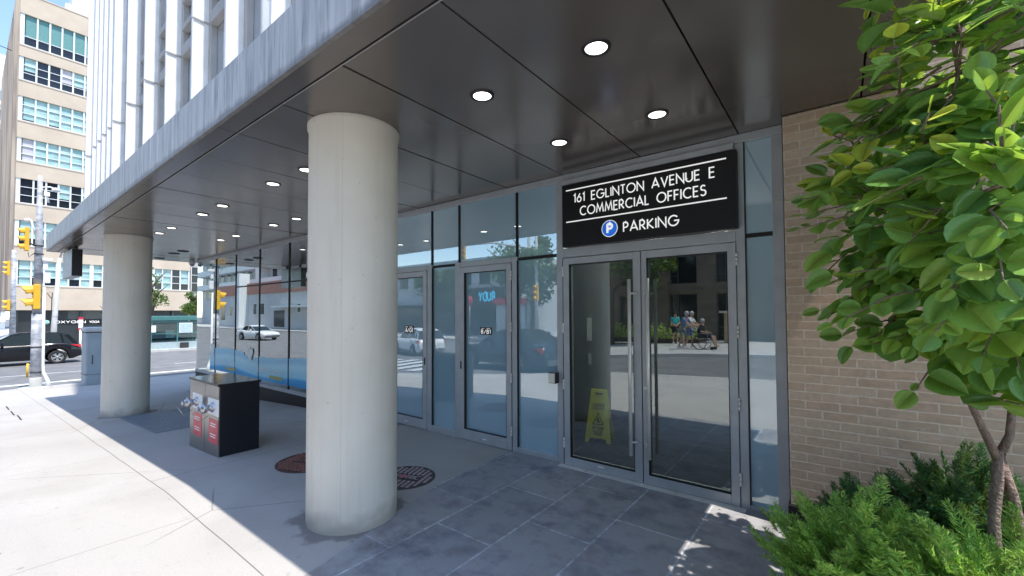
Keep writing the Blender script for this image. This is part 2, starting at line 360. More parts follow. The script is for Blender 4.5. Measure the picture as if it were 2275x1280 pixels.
def m_banner():
    m, n, bs, L = newmat('blue_wave_film')
    sp = N(n, 'ShaderNodeSeparateXYZ'); L.new(N(n, 'ShaderNodeNewGeometry').outputs['Position'], sp.inputs[0])
    z = MM(n, 'ADD', sp.outputs[2], MM(n, 'MULTIPLY', MM(n, 'SINE', MM(n, 'MULTIPLY', sp.outputs[0], 1.7)), .05))
    cr = N(n, 'ShaderNodeValToRGB'); L.new(z, cr.inputs[0])
    st = [(.2, (.02, .30, .66)), (.29, (.05, .42, .76)), (.34, (.34, .72, .90)), (.56, (.52, .82, .93)), (.66, (.34, .66, .86)), (.8, (.45, .75, .90))]
    while len(cr.color_ramp.elements) < len(st): cr.color_ramp.elements.new(.5)
    for e, (p, c) in zip(cr.color_ramp.elements, st): e.position = p; e.color = c + (1,)
    setc(bs, n, cr.outputs[0]); return m
M['banner'] = m_banner()
M['olive'] = pbr('olive_label', (.42, .42, .16), .6)

# ------------------------------------------------------------------ mesh helpers
class MB:
    def __init__(s, off=(0, 0, 0)):
        s.bm = bmesh.new(); s.off = Vector(off)
    def box(s, x0, x1, y0, y1, z0, z1, rz=0, piv=None, bev=0):
        vs = [(x, y, z) for x in (x0, x1) for y in (y0, y1) for z in (z0, z1)]
        if rz:
            p = Vector(piv) if piv else Vector(((x0 + x1) / 2, (y0 + y1) / 2, 0)); mt = Matrix.Rotation(rz, 3, 'Z')
            vs = [tuple(mt @ (Vector(v) - Vector((p.x, p.y, 0))) + Vector((p.x, p.y, 0))) for v in vs]
        b = [s.bm.verts.new(v) for v in vs]
        fs = [s.bm.faces.new([b[i] for i in q]) for q in ((0, 1, 3, 2), (4, 6, 7, 5), (0, 4, 5, 1), (2, 3, 7, 6), (0, 2, 6, 4), (1, 5, 7, 3))]
        if bev:
            es = {e for f in fs for e in f.edges}
            bmesh.ops.bevel(s.bm, geom=list(es), offset=bev, segments=2, affect='EDGES', profile=.5)
        return s
    def tube(s, pts, rad, n=10, cap=True):
        pts = [Vector(p) for p in pts]
        if isinstance(rad, (int, float)): rad = [rad] * len(pts)
        rings = []; ref = None
        for i, p in enumerate(pts):
            d = (pts[min(i + 1, len(pts) - 1)] - pts[max(i - 1, 0)]).normalized()
            if ref is None: ref = Vector((1, 0, 0)) if abs(d.x) < .9 else Vector((0, 1, 0))
            a = (ref - d * ref.dot(d)).normalized(); ref = a; b = d.cross(a)
            rings.append([s.bm.verts.new(p + rad[i] * (math.cos(t) * a + math.sin(t) * b)) for t in [2 * math.pi * k / n for k in range(n)]])
        for r0, r1 in zip(rings, rings[1:]):
            for k in range(n): s.bm.faces.new((r0[k], r0[(k + 1) % n], r1[(k + 1) % n], r1[k])).smooth = True
        if cap:
            s.bm.faces.new(rings[0][::-1]); s.bm.faces.new(rings[-1])
        return s
    def lathe(s, c, axis, prof, n=24):
        """prof: list of (distance along axis, radius)"""
        ax = Vector(axis).normalized(); c = Vector(c)
        ref = Vector((1, 0, 0)) if abs(ax.x) < .9 else Vector((0, 1, 0))
        a = (ref - ax * ref.dot(ax)).normalized(); b = ax.cross(a); rings = []
        for h, r in prof:
            if r < 1e-6: rings.append([s.bm.verts.new(c + ax * h)])
            else: rings.append([s.bm.verts.new(c + ax * h + r * (math.cos(t) * a + math.sin(t) * b)) for t in [2 * math.pi * k / n for k in range(n)]])
        for r0, r1 in zip(rings, rings[1:]):
            for k in range(n):
                q = [r0[k % len(r0)], r0[(k + 1) % len(r0)], r1[(k + 1) % len(r1)], r1[k % len(r1)]]
                u = []
                for v in q:
                    if v not in u: u.append(v)
                if len(u) > 2: s.bm.faces.new(u).smooth = True
        return s
    def poly(s, pts):
        s.bm.faces.new([s.bm.verts.new(p) for p in pts]); return s
    def prism(s, pts, d):
        """closed outline pts (3D) extruded by vector d"""
        d = Vector(d); a = [s.bm.verts.new(p) for p in pts]; b = [s.bm.verts.new(Vector(p) + d) for p in pts]
        s.bm.faces.new(a[::-1]); s.bm.faces.new(b); n = len(a)
        for i in range(n): s.bm.faces.new((a[i], a[(i + 1) % n], b[(i + 1) % n], b[i]))
        return s
    def build(s, name, mat, parent=None, smooth=None, label=None, bevel=0):
        bmesh.ops.recalc_face_normals(s.bm, faces=s.bm.faces) if not getattr(s, 'open', False) else None
        me = bpy.data.meshes.new(name)
        if s.off.length: bmesh.ops.translate(s.bm, verts=s.bm.verts, vec=-s.off)
        s.bm.to_mesh(me); s.bm.free()
        o = bpy.data.objects.new(name, me); COL.objects.link(o)
        for mm in (mat if isinstance(mat, list) else [mat]): me.materials.append(mm)
        if parent: o.parent = parent
        if label: o['label'] = label
        if bevel:
            b = o.modifiers.new('bevel', 'BEVEL'); b.width = bevel; b.segments = 2; b.limit_method = 'ANGLE'
        return o
def thing(name, label, cat, loc=(0, 0, 0), rz=0, group=None):
    o = bpy.data.objects.new(name, None); COL.objects.link(o); o.location = loc; o.rotation_euler = (0, 0, rz)
    o.empty_display_size = .2
    return tag(o, label, cat, group)
def tag(o, label, cat, group=None):
    o['label'] = label; o['category'] = cat
    if group: o['group'] = group
    return o
def one(mb, name, mat, label, cat, loc, group=None):
    """a thing that is a single mesh, mesh coordinates given in the world"""
    mb.off = Vector(loc); o = mb.build(name, mat); o.location = loc; return tag(o, label, cat, group)
def struct(o, kind='structure'):
    o['kind'] = kind; return o
def kids(o): return [c for c in bpy.data.objects if c.parent == o]
def dup(root, loc, rz=0, label=None):
    ch = {}
    for c in bpy.data.objects: ch.setdefault(c.parent, []).append(c)
    def cp(o, par):
        c = o.copy(); COL.objects.link(c); c.parent = par
        for k in ch.get(o, []): cp(k, c)
        return c
    r = cp(root, None); r.location = loc; r.rotation_euler = (0, 0, rz)
    if label: r['label'] = label
    return r
def zg(x):
    P = [(-21, -.77), (-10.35, -.26), (-5, 0)]
    if x >= -5: return 0.0
    if x <= -21: return -.77
    for (a, za), (b, zb) in zip(P, P[1:]):
        if a <= x <= b: return za + (zb - za) * (x - a) / (b - a)
def slab(name, outline, mat, dz, thick, zf=zg):
    bm = bmesh.new(); f = bm.faces.new([bm.verts.new((x, y, 0)) for x, y in outline])
    for bx in (-5, -10.35, -21):
        bmesh.ops.bisect_plane(bm, geom=bm.verts[:] + bm.edges[:] + bm.faces[:], plane_co=(bx, 0, 0), plane_no=(1, 0, 0))
    if thick:
        r = bmesh.ops.extrude_face_region(bm, geom=bm.faces[:])
        low = [g for g in r['geom'] if isinstance(g, bmesh.types.BMVert)]
        for v in low: v.co.z = -thick
    bmesh.ops.recalc_face_normals(bm, faces=bm.faces)
    for v in bm.verts: v.co.z += zf(v.co.x) + dz
    if not thick:
        for fc in bm.faces:
            if fc.normal.z < 0: fc.normal_flip()
    me = bpy.data.meshes.new(name); bm.to_mesh(me); bm.free()
    o = bpy.data.objects.new(name, me); COL.objects.link(o); me.materials.append(mat); return struct(o)

# stroke font (geometric capitals) ------------------------------------------------
def arc(cx, cy, rx, ry, a0, a1, n=14):
    return [(cx + rx * math.cos(R_(a0 + (a1 - a0) * i / n)), cy + ry * math.sin(R_(a0 + (a1 - a0) * i / n))) for i in range(n + 1)]
GL = {
 'A': (.80, [[(0, 0), (.40, 1), (.80, 0)], [(.16, .30), (.64, .30)]]),
 'B': (.55, [[(0, 0), (0, 1)], [(0, 1), (.25, 1)] + arc(.25, .76, .22, .24, 90, -90) + [(0, .52)], [(0, .52), (.28, .52)] + arc(.28, .26, .26, .26, 90, -90) + [(0, 0)]]),
 'C': (.84, [arc(.50, .5, .48, .5, 48, 312, 22)]),
 'D': (.72, [[(0, 0), (0, 1)], [(0, 1), (.22, 1)] + arc(.22, .5, .48, .5, 90, -90) + [(0, 0)]]),
 'E': (.48, [[(.48, 0), (0, 0), (0, 1), (.48, 1)], [(0, .52), (.44, .52)]]),
 'F': (.46, [[(0, 0), (0, 1), (.46, 1)], [(0, .52), (.42, .52)]]),
 'G': (.96, [arc(.50, .5, .48, .5, 42, 360, 26) + [(.55, .5)]]),
 'H': (.66, [[(0, 0), (0, 1)], [(.66, 0), (.66, 1)], [(0, .52), (.66, .52)]]),
 'I': (.02, [[(.01, 0), (.01, 1)]]),
 'K': (.62, [[(0, 0), (0, 1)], [(.56, 1), (.04, .5), (.62, 0)]]),
 'L': (.42, [[(0, 1), (0, 0), (.42, 0)]]),
 'M': (.92, [[(0, 0), (.14, 1), (.46, .18), (.78, 1), (.92, 0)]]),
 'N': (.74, [[(0, 0), (0, 1), (.74, 0), (.74, 1)]]),
 'O': (1.0, [arc(.5, .5, .5, .5, 90, 450, 30)]),
 'P': (.50, [[(0, 0), (0, 1)], [(0, 1), (.23, 1)] + arc(.23, .73, .25, .27, 90, -90) + [(0, .46)]]),
 'R': (.56, [[(0, 0), (0, 1)], [(0, 1), (.23, 1)] + arc(.23, .73, .25, .27, 90, -90) + [(0, .46)], [(.20, .46), (.56, 0)]]),
 'S': (.52, [arc(.26, .76, .22, .24, 30, 250, 12) + arc(.26, .26, .26, .27, 80, -150, 14)]),
 'T': (.54, [[(0, 1), (.54, 1)], [(.27, 1), (.27, 0)]]),
 'U': (.66, [[(0, 1), (0, .33)] + arc(.33, .33, .33, .33, 180, 360, 14) + [(.66, 1)]]),
 'V': (.72, [[(0, 1), (.36, 0), (.72, 1)]]),
 'W': (1.05, [[(0, 1), (.26, 0), (.525, .9), (.79, 0), (1.05, 1)]]),
 'X': (.66, [[(0, 0), (.66, 1)], [(0, 1), (.66, 0)]]),
 'Y': (.66, [[(0, 1), (.33, .46), (.66, 1)], [(.33, .46), (.33, 0)]]),
 '1': (.22, [[(0, .82), (.18, 1), (.18, 0)]]),
 '6': (.58, [[(.42, 1), (.09, .46)], arc(.29, .30, .28, .30, 0, 360, 22)]),
 '2': (.50, [arc(.25, .74, .23, .26, 170, -35, 12) + [(0, 0), (.5, 0)]]),
 '/': (.5, [[(0, -.05), (.45, 1.05)]]), '-': (.3, [[(0, .5), (.3, .5)]]), ' ': (.50, []),
}
def ribbon(bm, pts, wd, z, place):
    closed = (Vector(pts[0]) - Vector(pts[-1])).length < 1e-4
    if closed: pts = pts[:-1]
    n = len(pts); L, Rr = [], []
    P = [Vector(p) for p in pts]
    for i in range(n):
        a = P[i] - P[i - 1] if (i or closed) else P[1] - P[0]
        b = (P[(i + 1) % n] - P[i]) if (i < n - 1 or closed) else P[i] - P[i - 1]
        a, b = a.normalized(), b.normalized(); t = (a + b)
        t = t.normalized() if t.length > 1e-3 else a
        nn = Vector((-t.y, t.x)); cs = max(.35, nn.dot(Vector((-a.y, a.x))))
        p = P[i]
        if not closed and i == 0: p = p - b * 0
        L.append(bm.verts.new(place(p + nn * wd / 2 / cs, z))); Rr.append(bm.verts.new(place(p - nn * wd / 2 / cs, z)))
    for i in range(n if closed else n - 1):
        j = (i + 1) % n; bm.faces.new((L[i], Rr[i], Rr[j], L[j]))
def lettering(mb, text, O, ex, ez, nrm, h, width=None, sw=.13, gap=.2, xs=1.0):
    """text along ex, up ez, nrm = outward normal; strokes lie on surface, each stroke a hair prouder"""
    ex, ez, nrm, O = Vector(ex), Vector(ez), Vector(nrm), Vector(O)
    tot = sum(GL[c][0] for c in text) + gap * (len(text) - 1)
    sx = (width / h / tot) if width else xs
    x = 0; lay = 0
    for c in text:
        wc, st = GL[c]
        for s_ in st:
            lay = (lay + 1) % 4
            pl = lambda p, z, x=x, k=lay: O + ex * (p.x * h) + ez * (p.y * h) + nrm * (.0006 * k)
            ribbon(mb.bm, [((px + x) * sx, py) for px, py in s_], sw, 0, pl)
        x += wc + gap
    mb.open = True
    return x * sx * h

# ================================================================== SETTING
slab('ground', [(-400, -400), (400, -400), (400, 400), (-400, 400)], M['asphalt'], -.15, 0).name = 'road'
near = [(14, -7.3), (-2, -3.8), (-5, -2.95), (-8, -1.5), (-12, -.6), (-17, -.2), (-20, .1), (-21.1, .5), (-21.4, 1.5), (-21.35, 3), (-21, 5), (-21, 70), (14, 70)]
slab('sidewalk', near, M['sidewalk'], 0, .3)
def offset_line(pts, d):
    out = []
    for i, p in enumerate(pts):
        a = Vector(pts[max(i - 1, 0)]); b = Vector(pts[min(i + 1, len(pts) - 1)]); t = (b - a).normalized()
        out.append((p[0] + t.y * d, p[1] - t.x * d))
    return out
kl = near[0:12]
slab('kerb', kl + offset_line(kl, .16)[::-1], M['kerb'], .005, .3)
slab('far_sidewalk', [(-36.9, .2), (-36.9, 80), (-120, 80), (-120, .2), (-38, .2)], M['plaza'], 0.0, .3)
slab('plaza', [(30, -19.5), (-2, -11.0), (-8, -8.6), (-11.5, -10.5), (-14, -15), (-16, -20), (-16, -60), (30, -60)], M['plaza'], 0, .3)
slab('corner_sidewalk', [(-24, -21), (-60, -21), (-140, -21), (-140, -60), (-22, -60)], M['plaza'], 0, .3)
slab('stone_paving', [(-3.13, 4.16), (-3.10, 2.95), (-2.95, 2.3), (-2.73, 1.52), (-2.68, 1.235), (1.6, 1.235), (1.6, 1.6), (-.1, 1.75), (-.18, 3.9), (-.32, 4.16)], M['stone'], .004, 0)
slab('planting_bed', [(-.06, 1.8), (6, 1.6), (6, 3.94), (-.14, 3.94)], M['soil'], .03, .05)
# crosswalk bars on the road south-west of the corner
b = MB()
for i in range(7):
    x = -12.5 - i * 1.25; z = zg(x) - .15 + .006
    b.poly([(x, -2.2 - .1 * i, z + .02), (x - .6, -2.2 - .1 * i, z), (x - .9, -6.0, z), (x - .3, -6.0, z + .02)])
struct(b.build('crosswalk_marking', M['paint']))
b = MB()
for x in (-27.5,):
    for k in range(10): b.poly([(x, 1 + k * 6, -.914), (x + .14, 1 + k * 6, -.914), (x + .14, 4 + k * 6, -.914), (x, 4 + k * 6, -.914)])
b.poly([(-24.0, -1, -.914), (-23.6, -1, -.914), (-23.6, 7, -.914), (-24.0, 7, -.914)])
struct(b.build('lane_marking', M['paint']))

# ================================================================== OFFICE BUILDING
XR = .42
ob = thing('office_building', 'white finned office building with dark metal canopy over the corner sidewalk', 'building', (-7, 6, 0))
O = (-7, 6, 0)
SZ = 3.22
seams = [XR, .16, -.65, -1.52, -2.40, -3.20, -4.01, -4.83, -5.65, -6.48, -7.31, -8.14, -8.97, -9.8, -10.62, -11.45, -12.28, -13.1, -13.93, -15.12]
b = MB(O)
for a, c in zip(seams, seams[1:]):
    random.seed(int(a * 100)); e_ = [random.uniform(-.0035, .0035) for _ in range(4)]
    b.box(c + .006, a - .006, 1.443, 4.32, SZ, SZ + .03)
    b.bm.verts.ensure_lookup_table()
    for v in b.bm.verts[-8:]: v.co.z += e_[(0 if v.co.x < (a + c) / 2 else 1) + (0 if v.co.y < 2 else 2)]
for a, c in zip(seams[::3], seams[3::3] + [-15.12]):
    b.box(c + .005, a - .005, 1.27, 1.424, SZ, SZ + .03)
b.box(-15.12 + .006, -14.52, 4.332, 12, SZ, SZ + .03)
b.build('soffit', M['soffit'], ob)
b = MB(O); b.box(-15.1, XR - .01, 1.4365, 1.4425, SZ - .0045, SZ + .0); b.build('seam_edge', M['frame_light'], ob)
b = MB(O); b.box(-15.1, XR - .01, 1.29, 12, SZ + .05, SZ + .35); b.build('canopy_core', M['black_gap'], ob)
b = MB(O)
fs = [XR, -1.6, -3.93, -6.25, -8.6, -10.95, -13.1, -15.14]
for a, c in zip(fs, fs[1:]): b.box(c + .004, a - .004, 1.255, 1.285, SZ - .004, 3.62)
b.box(-15.14, -15.11, 1.29, 12, SZ - .004, 3.62); b.box(XR, XR + .03, 1.255, 4.0, SZ - .004, 3.62)
b.box(-15.14, XR, 1.29, 1.45, 3.58, 3.61)
b.build('fascia', M['fascia'], ob)
b = MB(O); b.box(-15.0, -10.05, 1.45, 12, 3.57, 3.66); b.build('canopy_roof', M['joint_grey'], ob)
YW = 1.42
fins = [.26, -.50, -1.32, -2.15, -2.97, -3.78, -4.59, -5.41, -6.26, -7.12, -7.93, -8.28, -8.65, -9.02, -9.40, -10.03]
b = MB(O); b.box(-10.05, XR, YW + .06, 13, 3.66, 30); b.build('upper_wall', M['joint_grey'], ob)
b = MB(O); b.box(-10.05, -7.95, YW - .01, YW + .05, 3.66, 30); b.build('end_panel', M['white_panel'], ob)
TOP = 30
for x in fins:
    b = MB(O)
    b.box(x - .035, x, 1.262, YW + .05, 3.63, 4.385); b.box(x - .035, x, 1.262, YW + .05, 4.40, 9.2)
    b.box(x - .035, x, 1.262, YW + .05, 9.215, 16.5); b.box(x - .035, x, 1.262, YW + .05, 16.515, TOP)
    f = b.build('fin', M['white_panel'], ob)
    b = MB(O); b.box(x - .036, x + .012, 1.266, YW + .02, 4.385, 4.40); b.box(x - .01, x + .05, 1.34, YW, 3.62, 3.655)
    b.build('joint_strip', M['joint_grey'], f)
for a, c in zip(fins[:10], fins[1:11]):
    b = MB(O); b.box(c + .003, a - .04, YW + .02, YW + .03, 3.64, TOP); wn = b.build('window', M['glass_up'], ob)
    b = MB(O)
    b.box(c + .003, c + .07, YW - .03, YW + .018, 3.64, TOP)
    for z0, z1 in ((4.36, 4.47), (4.64, 4.70), (4.93, 5.0), (7.6, 7.7), (7.95, 8.02), (10.9, 11.0), (11.2, 11.3), (14, 14.1), (17, 17.1), (20, 20.1)):
        b.box(c + .072, a - .041, YW - .045, YW + .017, z0, z1)
    b.build('mullion', M['joint_grey'], wn)

# round columns
def column(x, y, r, label):
    z = zg(x)
    b = MB(); b.lathe((0, 0, 0), (0, 0, 1), [(-.1, r), (SZ - z - .05, r), (SZ - z - .035, r + .012), (SZ - z, r + .012)], 64)
    o = b.build('column', M['column']); o.location = (x, y, z); tag(o, label, 'column', 'round columns carrying the canopy')
column(-3.22, 2.06, .36, 'big round pale concrete column in front of the storefront doors')
column(-11.15, 2.06, .37, 'farther round pale column between the utility cabinet and the black valve box')

# ceiling lights
cl = thing('ceiling_light', '', 'ceiling light', (-1.08, 2.27, SZ), 0, 'round recessed lights in the canopy ceiling')
b = MB(); b.lathe((0, 0, 0), (0, 0, -1), [(-.02, .084), (.006, .086), (.009, .08), (.009, .066), (-.02, .064)], 32); b.build('ring', M['black'], cl)
b = MB(); b.lathe((0, 0, 0), (0, 0, -1), [(-.02, .0), (-.02, .01), (.004, .064), (.007, .0)], 32); b.build('lens', M['lens'], cl)
lights = [(-1.08, 2.27), (-1.96, 2.27), (-1.08, 3.34), (-1.96, 3.34), (-4.46, 2.27), (-5.25, 2.27), (-6.87, 2.28), (-7.71, 2.29), (-9.33, 2.3), (-10.12, 2.31),
          (-6.89, 3.35), (-7.69, 3.34), (-9.32, 3.34), (-10.09, 3.33)]
LL = ['largest lit ceiling light, nearest the camera above the entrance paving', 'second lit ceiling light from the big column, in the row nearest the street',
      'lit ceiling light just in front of the black address sign', 'lit ceiling light left of the black address sign, right of the plain soffit seam',
      'lit ceiling light half hidden behind the left edge of the big column', 'brightest warm ceiling light just left of the big column',
      'ceiling light in the street-side row, first past the warm one, going away', 'ceiling light in the street-side row between two soffit seams above the valve box',
      'street-side ceiling light right of the farther column top', 'ceiling light touching the farther column top at its right edge',
      'ceiling light beside the big column left edge, in the row along the glass', 'second ceiling light from the big column in the row along the glass',
      'ceiling light above the glass lobby, third along the glass row', 'last lit ceiling light of the row along the glass, nearest the corner']
cl['label'] = LL[0]
for (x, y), l in list(zip(lights, LL))[1:]: dup(cl, (x, y, SZ), 0, l)
vt = thing('ceiling_vent', 'dark round unlit opening in the far ceiling, right one of three', 'ceiling vent', (-12.57, 3.34, SZ), 0, 'dark unlit openings in the far ceiling')
b = MB(); b.lathe((0, 0, 0), (0, 0, -1), [(-.01, .0), (.001, .0), (.001, .11), (.012, .12), (-.01, .125)], 24); b.build('ring', M['black'], vt)
b = MB(); [b.box(-.09, .09, -.07 + .035 * i - .004, -.07 + .035 * i + .004, -.008, -.003) for i in range(5)]; b.build('slat', M['black_gap'], vt)
dup(vt, (-13.21, 3.32, SZ), 0, 'dark round unlit opening in the far ceiling, middle one of three')
dup(vt, (-14.58, 3.33, SZ), 0, 'dark round unlit opening in the far ceiling, left one of three')

# ================================================================== STOREFRONT
G = 4.2
sf = thing('storefront', 'grey framed glass storefront with blue film panes and glazed doors', 'storefront', (-5, G, 0))
O = (-5, G, 0)
def fr(b, x0, x1, z0, z1, y0=4.165, y1=4.26): return b.box(x0, x1, y0, y1, z0, z1)
def pane(x0, x1, z0, z1, mat, name='glass_pane', par=sf, y=4.2, label=None):
    p = MB(O); p.box(x0, x1, y - .004, y + .004, z0, z1); return p.build(name, mat, par, label=label)
b = MB(O)
fr(b, -14.45, -.335, 3.145, 3.218)                                  # head
fr(b, -.414, -.335, .0, 3.143); fr(b, -.686, -.618, .0, 3.143); fr(b, -2.492, -2.404, 0, 3.143)
fr(b, -.616, -.416, 0, .034)
fr(b, -2.402, -.688, 2.285, 2.385); fr(b, -2.402, -.688, 3.085, 3.143, 4.12)
fr(b, -3.13, -3.05, 0, 2.355); fr(b, -4.095, -3.995, 0, 2.355); fr(b, -3.993, -3.132, 2.29, 2.355)
fr(b, -3.048, -2.494, 0, .062); fr(b, -4.559, -4.097, 0, .084)
fr(b, -4.655, -4.561, 0, 2.36); fr(b, -5.60, -5.52, 0, 2.36); fr(b, -5.518, -4.657, 2.29, 2.36)
b.build('frame', M['frame'], sf, bevel=.004)
b = MB(O)                                                             # black gaskets and thin mullions
for x0, x1, z0, z1 in ((-3.075, -3.05, 2.357, 3.143), (-4.047, -4.022, 2.357, 3.143), (-4.59, -4.565, 2.362, 3.143), (-5.56, -5.54, 2.362, 3.143),
                       (-3.044, -2.494, 2.308, 2.342), (-.616, -.416, 2.312, 2.344), (-4.556, -4.1, 2.318, 2.35), (-6.9, -6.87, .12, 3.143), (-8.91, -8.88, .12, 3.143),
                       (-10.32, -10.30, .12, 3.143), (-11.675, -11.66, .12, 3.143), (-12.995, -12.98, .12, 3.143), (-11.6, -5.6, 2.32, 2.35)):
    if x1 - x0 > 2: [b.box(a, c, 4.185, 4.215, z0, z1) for a, c in ((-8.878, -6.902), (-6.868, -5.602), (-10.298, -8.912), (-11.658, -10.322))]
    else: b.box(x0, x1, 4.18, 4.235, z0, z1)
b.box(-3.052, -3.046, 4.163, 4.2, .064, 2.306); b.box(-4.56, -4.552, 4.163, 4.2, .086, 2.316); b.box(-.618, -.612, 4.163, 4.2, .036, 3.14)
b.box(-3.134, -3.128, 4.162, 4.164, .0, 2.29); b.box(-2.408, -2.400, 4.15, 4.158, .0, 2.28)
b.build('gasket', M['black_gap'], sf)
for z0, z1, u0, u1 in ((-.05, .0, 0, 0),):
    b = MB(O)
    b.box(-14.45, -5.60, 4.17, 4.26, .052, .118); b.build('sill', M['frame'], sf)
b = MB(O)
b.prism([(-14.45, 4.18, -.5), (-14.45, 4.18, .05), (-5.61, 4.18, .05), (-5.61, 4.18, -.1)], (0, .08, 0)); b.build('plinth', M['sign_black'], sf)
# side panes
pane(-.614, -.416, .036, 2.310, M['glass_film'], label='narrow blue glass pane right of the entrance doors, lower'); pane(-.614, -.416, 2.346, 3.143, M['glass_film'])
pane(-3.046, -2.494, .064, 2.306, M['glass_film']); pane(-3.046, -2.494, 2.344, 3.143, M['glass_film'])
pane(-4.02, -3.077, 2.357, 3.143, M['glass_film']); pane(-4.563, -4.049, 2.352, 3.143, M['glass_film']); pane(-4.557, -4.099, .086, 2.316, M['glass_film'])
pane(-5.54, -4.592, 2.362, 3.143, M['glass_film'])
for a, c in ((-6.868, -5.602), (-8.878, -6.902), (-10.298, -8.912), (-11.658, -10.322)):
    pane(a, c, .12, 2.319, M['glass_clear']); pane(a, c, 2.351, 3.143, M['glass_clear'])
pane(-12.978, -11.677, .12, 3.143, M['glass_clear']); pane(-14.45, -12.997, .12, 3.143, M['glass_clear'])
for y0, y1 in ((4.22, 6.2), (6.22, 8.2), (8.22, 10.2)):
    p = MB(O); p.box(-14.46, -14.45, y0, y1, .05, 3.2); p.build('glass_pane', M['glass_clear'], sf, label='glass pane round the far corner')
b = MB(O); b.box(-14.5, -14.42, 4.27, 10.3, -.5, .05); b.build('plinth', M['sign_black'], sf)
# doors
def hinge(x, z, par):
    b = MB(O); b.tube([(x, 4.148, z - .055), (x, 4.148, z - .02)], .010, 10); b.tube([(x, 4.148, z - .017), (x, 4.148, z + .017)], .010, 10); b.tube([(x, 4.148, z + .02), (x, 4.148, z + .055)], .010, 10)
    b.build('hinge', M['steel'], par)
def door(x0, x1, z1, gx0, gx1, gz0, gz1, gm, label, hx, hz, name='door'):
    b = MB(O); y0, y1 = 4.15, 4.25
    b.box(x0, gx0, y0, y1, .008, z1); b.box(gx1, x1, y0, y1, .008, z1); b.box(gx0, gx1, y0, y1, .008, gz0); b.box(gx0, gx1, y0, y1, gz1, z1)
    d = b.build(name, M['frame'], sf, label=label, bevel=.003)
    pane(gx0, gx1, gz0, gz1, gm, par=d)
    b = MB(O); t = .007
    b.box(gx0, gx0 + t, 4.155, 4.196, gz0, gz1); b.box(gx1 - t, gx1, 4.155, 4.196, gz0, gz1); b.box(gx0 + t, gx1 - t, 4.155, 4.196, gz0, gz0 + t); b.box(gx0 + t, gx1 - t, 4.155, 4.196, gz1 - t, gz1)
    b.build('gasket', M['black_gap'], d)
    for z in hz: hinge(hx, z, d)
    return d
dl = door(-2.402, -1.529, 2.275, -2.33, -1.605, .094, 2.205, M['glass_door'], 'left leaf of the dark double entrance door', -2.405, (2.13, 1.5, .88, .24))
dr = door(-1.519, -.69, 2.275, -1.469, -.755, .094, 2.205, M['glass_door'], 'right leaf of the dark double entrance door', -.683, (2.13, 1.5, .88, .24))
for d, x, s in ((dl, -1.62, 1), (dr, -1.44, -1)):
    b = MB(O); b.tube([(x, 4.085, .27), (x, 4.085, 2.0)], .0165, 14)
    for z in (1.86, .40): b.tube([(x, 4.085, z), (x + s * .045, 4.12, z), (x + s * .05, 4.15, z)], .010, 8)
    b.build('pull_handle', M['steel'], d)
b = MB(O); b.lathe((-1.493, 4.15, .93), (0, -1, 0), [(0, .017), (.006, .016), (.007, .006), (.003, .0)], 16); b.build('lock', M['steel'], dr)
d = door(-3.990, -3.134, 2.285, -3.919, -3.205, .141, 2.208, M['glass_film'], 'single film-glazed door beside the main entrance, with a B plate', -3.131, (2.13, 1.5, .88, .24))
d2 = door(-5.515, -4.659, 2.285, -5.45, -4.734, .141, 2.208, M['glass_film'], 'single film-glazed door half hidden behind the big column, with an A plate', -5.518, (2.13, 1.5, .88, .24))
for dd, x in ((d, -3.97), (d2, -4.69)):
    b = MB(O); b.box(x - .008, x + .008, 4.142, 4.15, .93, 1.03); b.build('lock', M['black'], dd)
for dd, x in ((d, -3.56), (d2, -5.1), (dl, -1.97)):
    b = MB(O); b.box(x - .035, x + .035, 4.146, 4.15, .06, .072); b.build('maker_label', M['white'], dd)
b = MB(O); b.box(-2.44, -.64, 4.06, 4.149, .001, .007); b.build('threshold', M['steel'], sf)

# address sign
sg = thing('address_sign', 'black address sign with white lettering and blue parking symbol above the entrance', 'sign', (-1.53, 4.1, 2.39))
SO = (-1.53, 4.1, 2.39); sx0, sx1, sz0, sz1 = -2.372, -.66, 2.39, 3.07
b = MB(SO); b.box(sx0, sx1, 4.09, 4.16, sz0, sz1); b.build('panel', M['sign_black'], sg, bevel=.004)
b = MB(SO); ys = 4.087
b.box(-2.32, -.738, ys, 4.0895, 3.0, 3.012); b.build('stripe', M['white_letter'], sg)
b = MB(SO); b.box(-2.32, -.738, ys, 4.0895, 2.653, 2.665); b.build('stripe', M['white_letter'], sg)
b = MB(SO)
lettering(b, '161 EGLINTON AVENUE E', (-2.222, ys, 2.862), (1, 0, 0), (0, 0, 1), (0, -1, 0), .088, 1.39, .145, .24)
b.build('lettering', M['white_letter'], sg); b = MB(SO)
lettering(b, 'COMMERCIAL OFFICES', (-2.148, ys, 2.714), (1, 0, 0), (0, 0, 1), (0, -1, 0), .090, 1.243, .145, .24)
b.build('lettering', M['white_letter'], sg); b = MB(SO)
lettering(b, 'PARKING', (-1.668, ys, 2.477), (1, 0, 0), (0, 0, 1), (0, -1, 0), .093, .525, .145, .24)
b.build('lettering', M['white_letter'], sg)
ps_ = MB(SO); ps_.lathe((-1.818, 4.0895, 2.53), (0, -1, 0), [(0, .087), (.001, .087), (.001, 0)], 40); po = ps_.build('parking_symbol', M['white_letter'], sg)
b = MB(SO); b.lathe((-1.818, 4.0885, 2.53), (0, -1, 0), [(0, .080), (.001, .080), (.001, 0)], 40); b.build('blue_disc', M['blue_disc'], po)
b = MB(SO); lettering(b, 'P', (-1.840, 4.0868, 2.485), (1, 0, 0), (0, 0, 1), (0, -1, 0), .092, .052, .27, .2); b.build('letter', M['white_letter'], po)

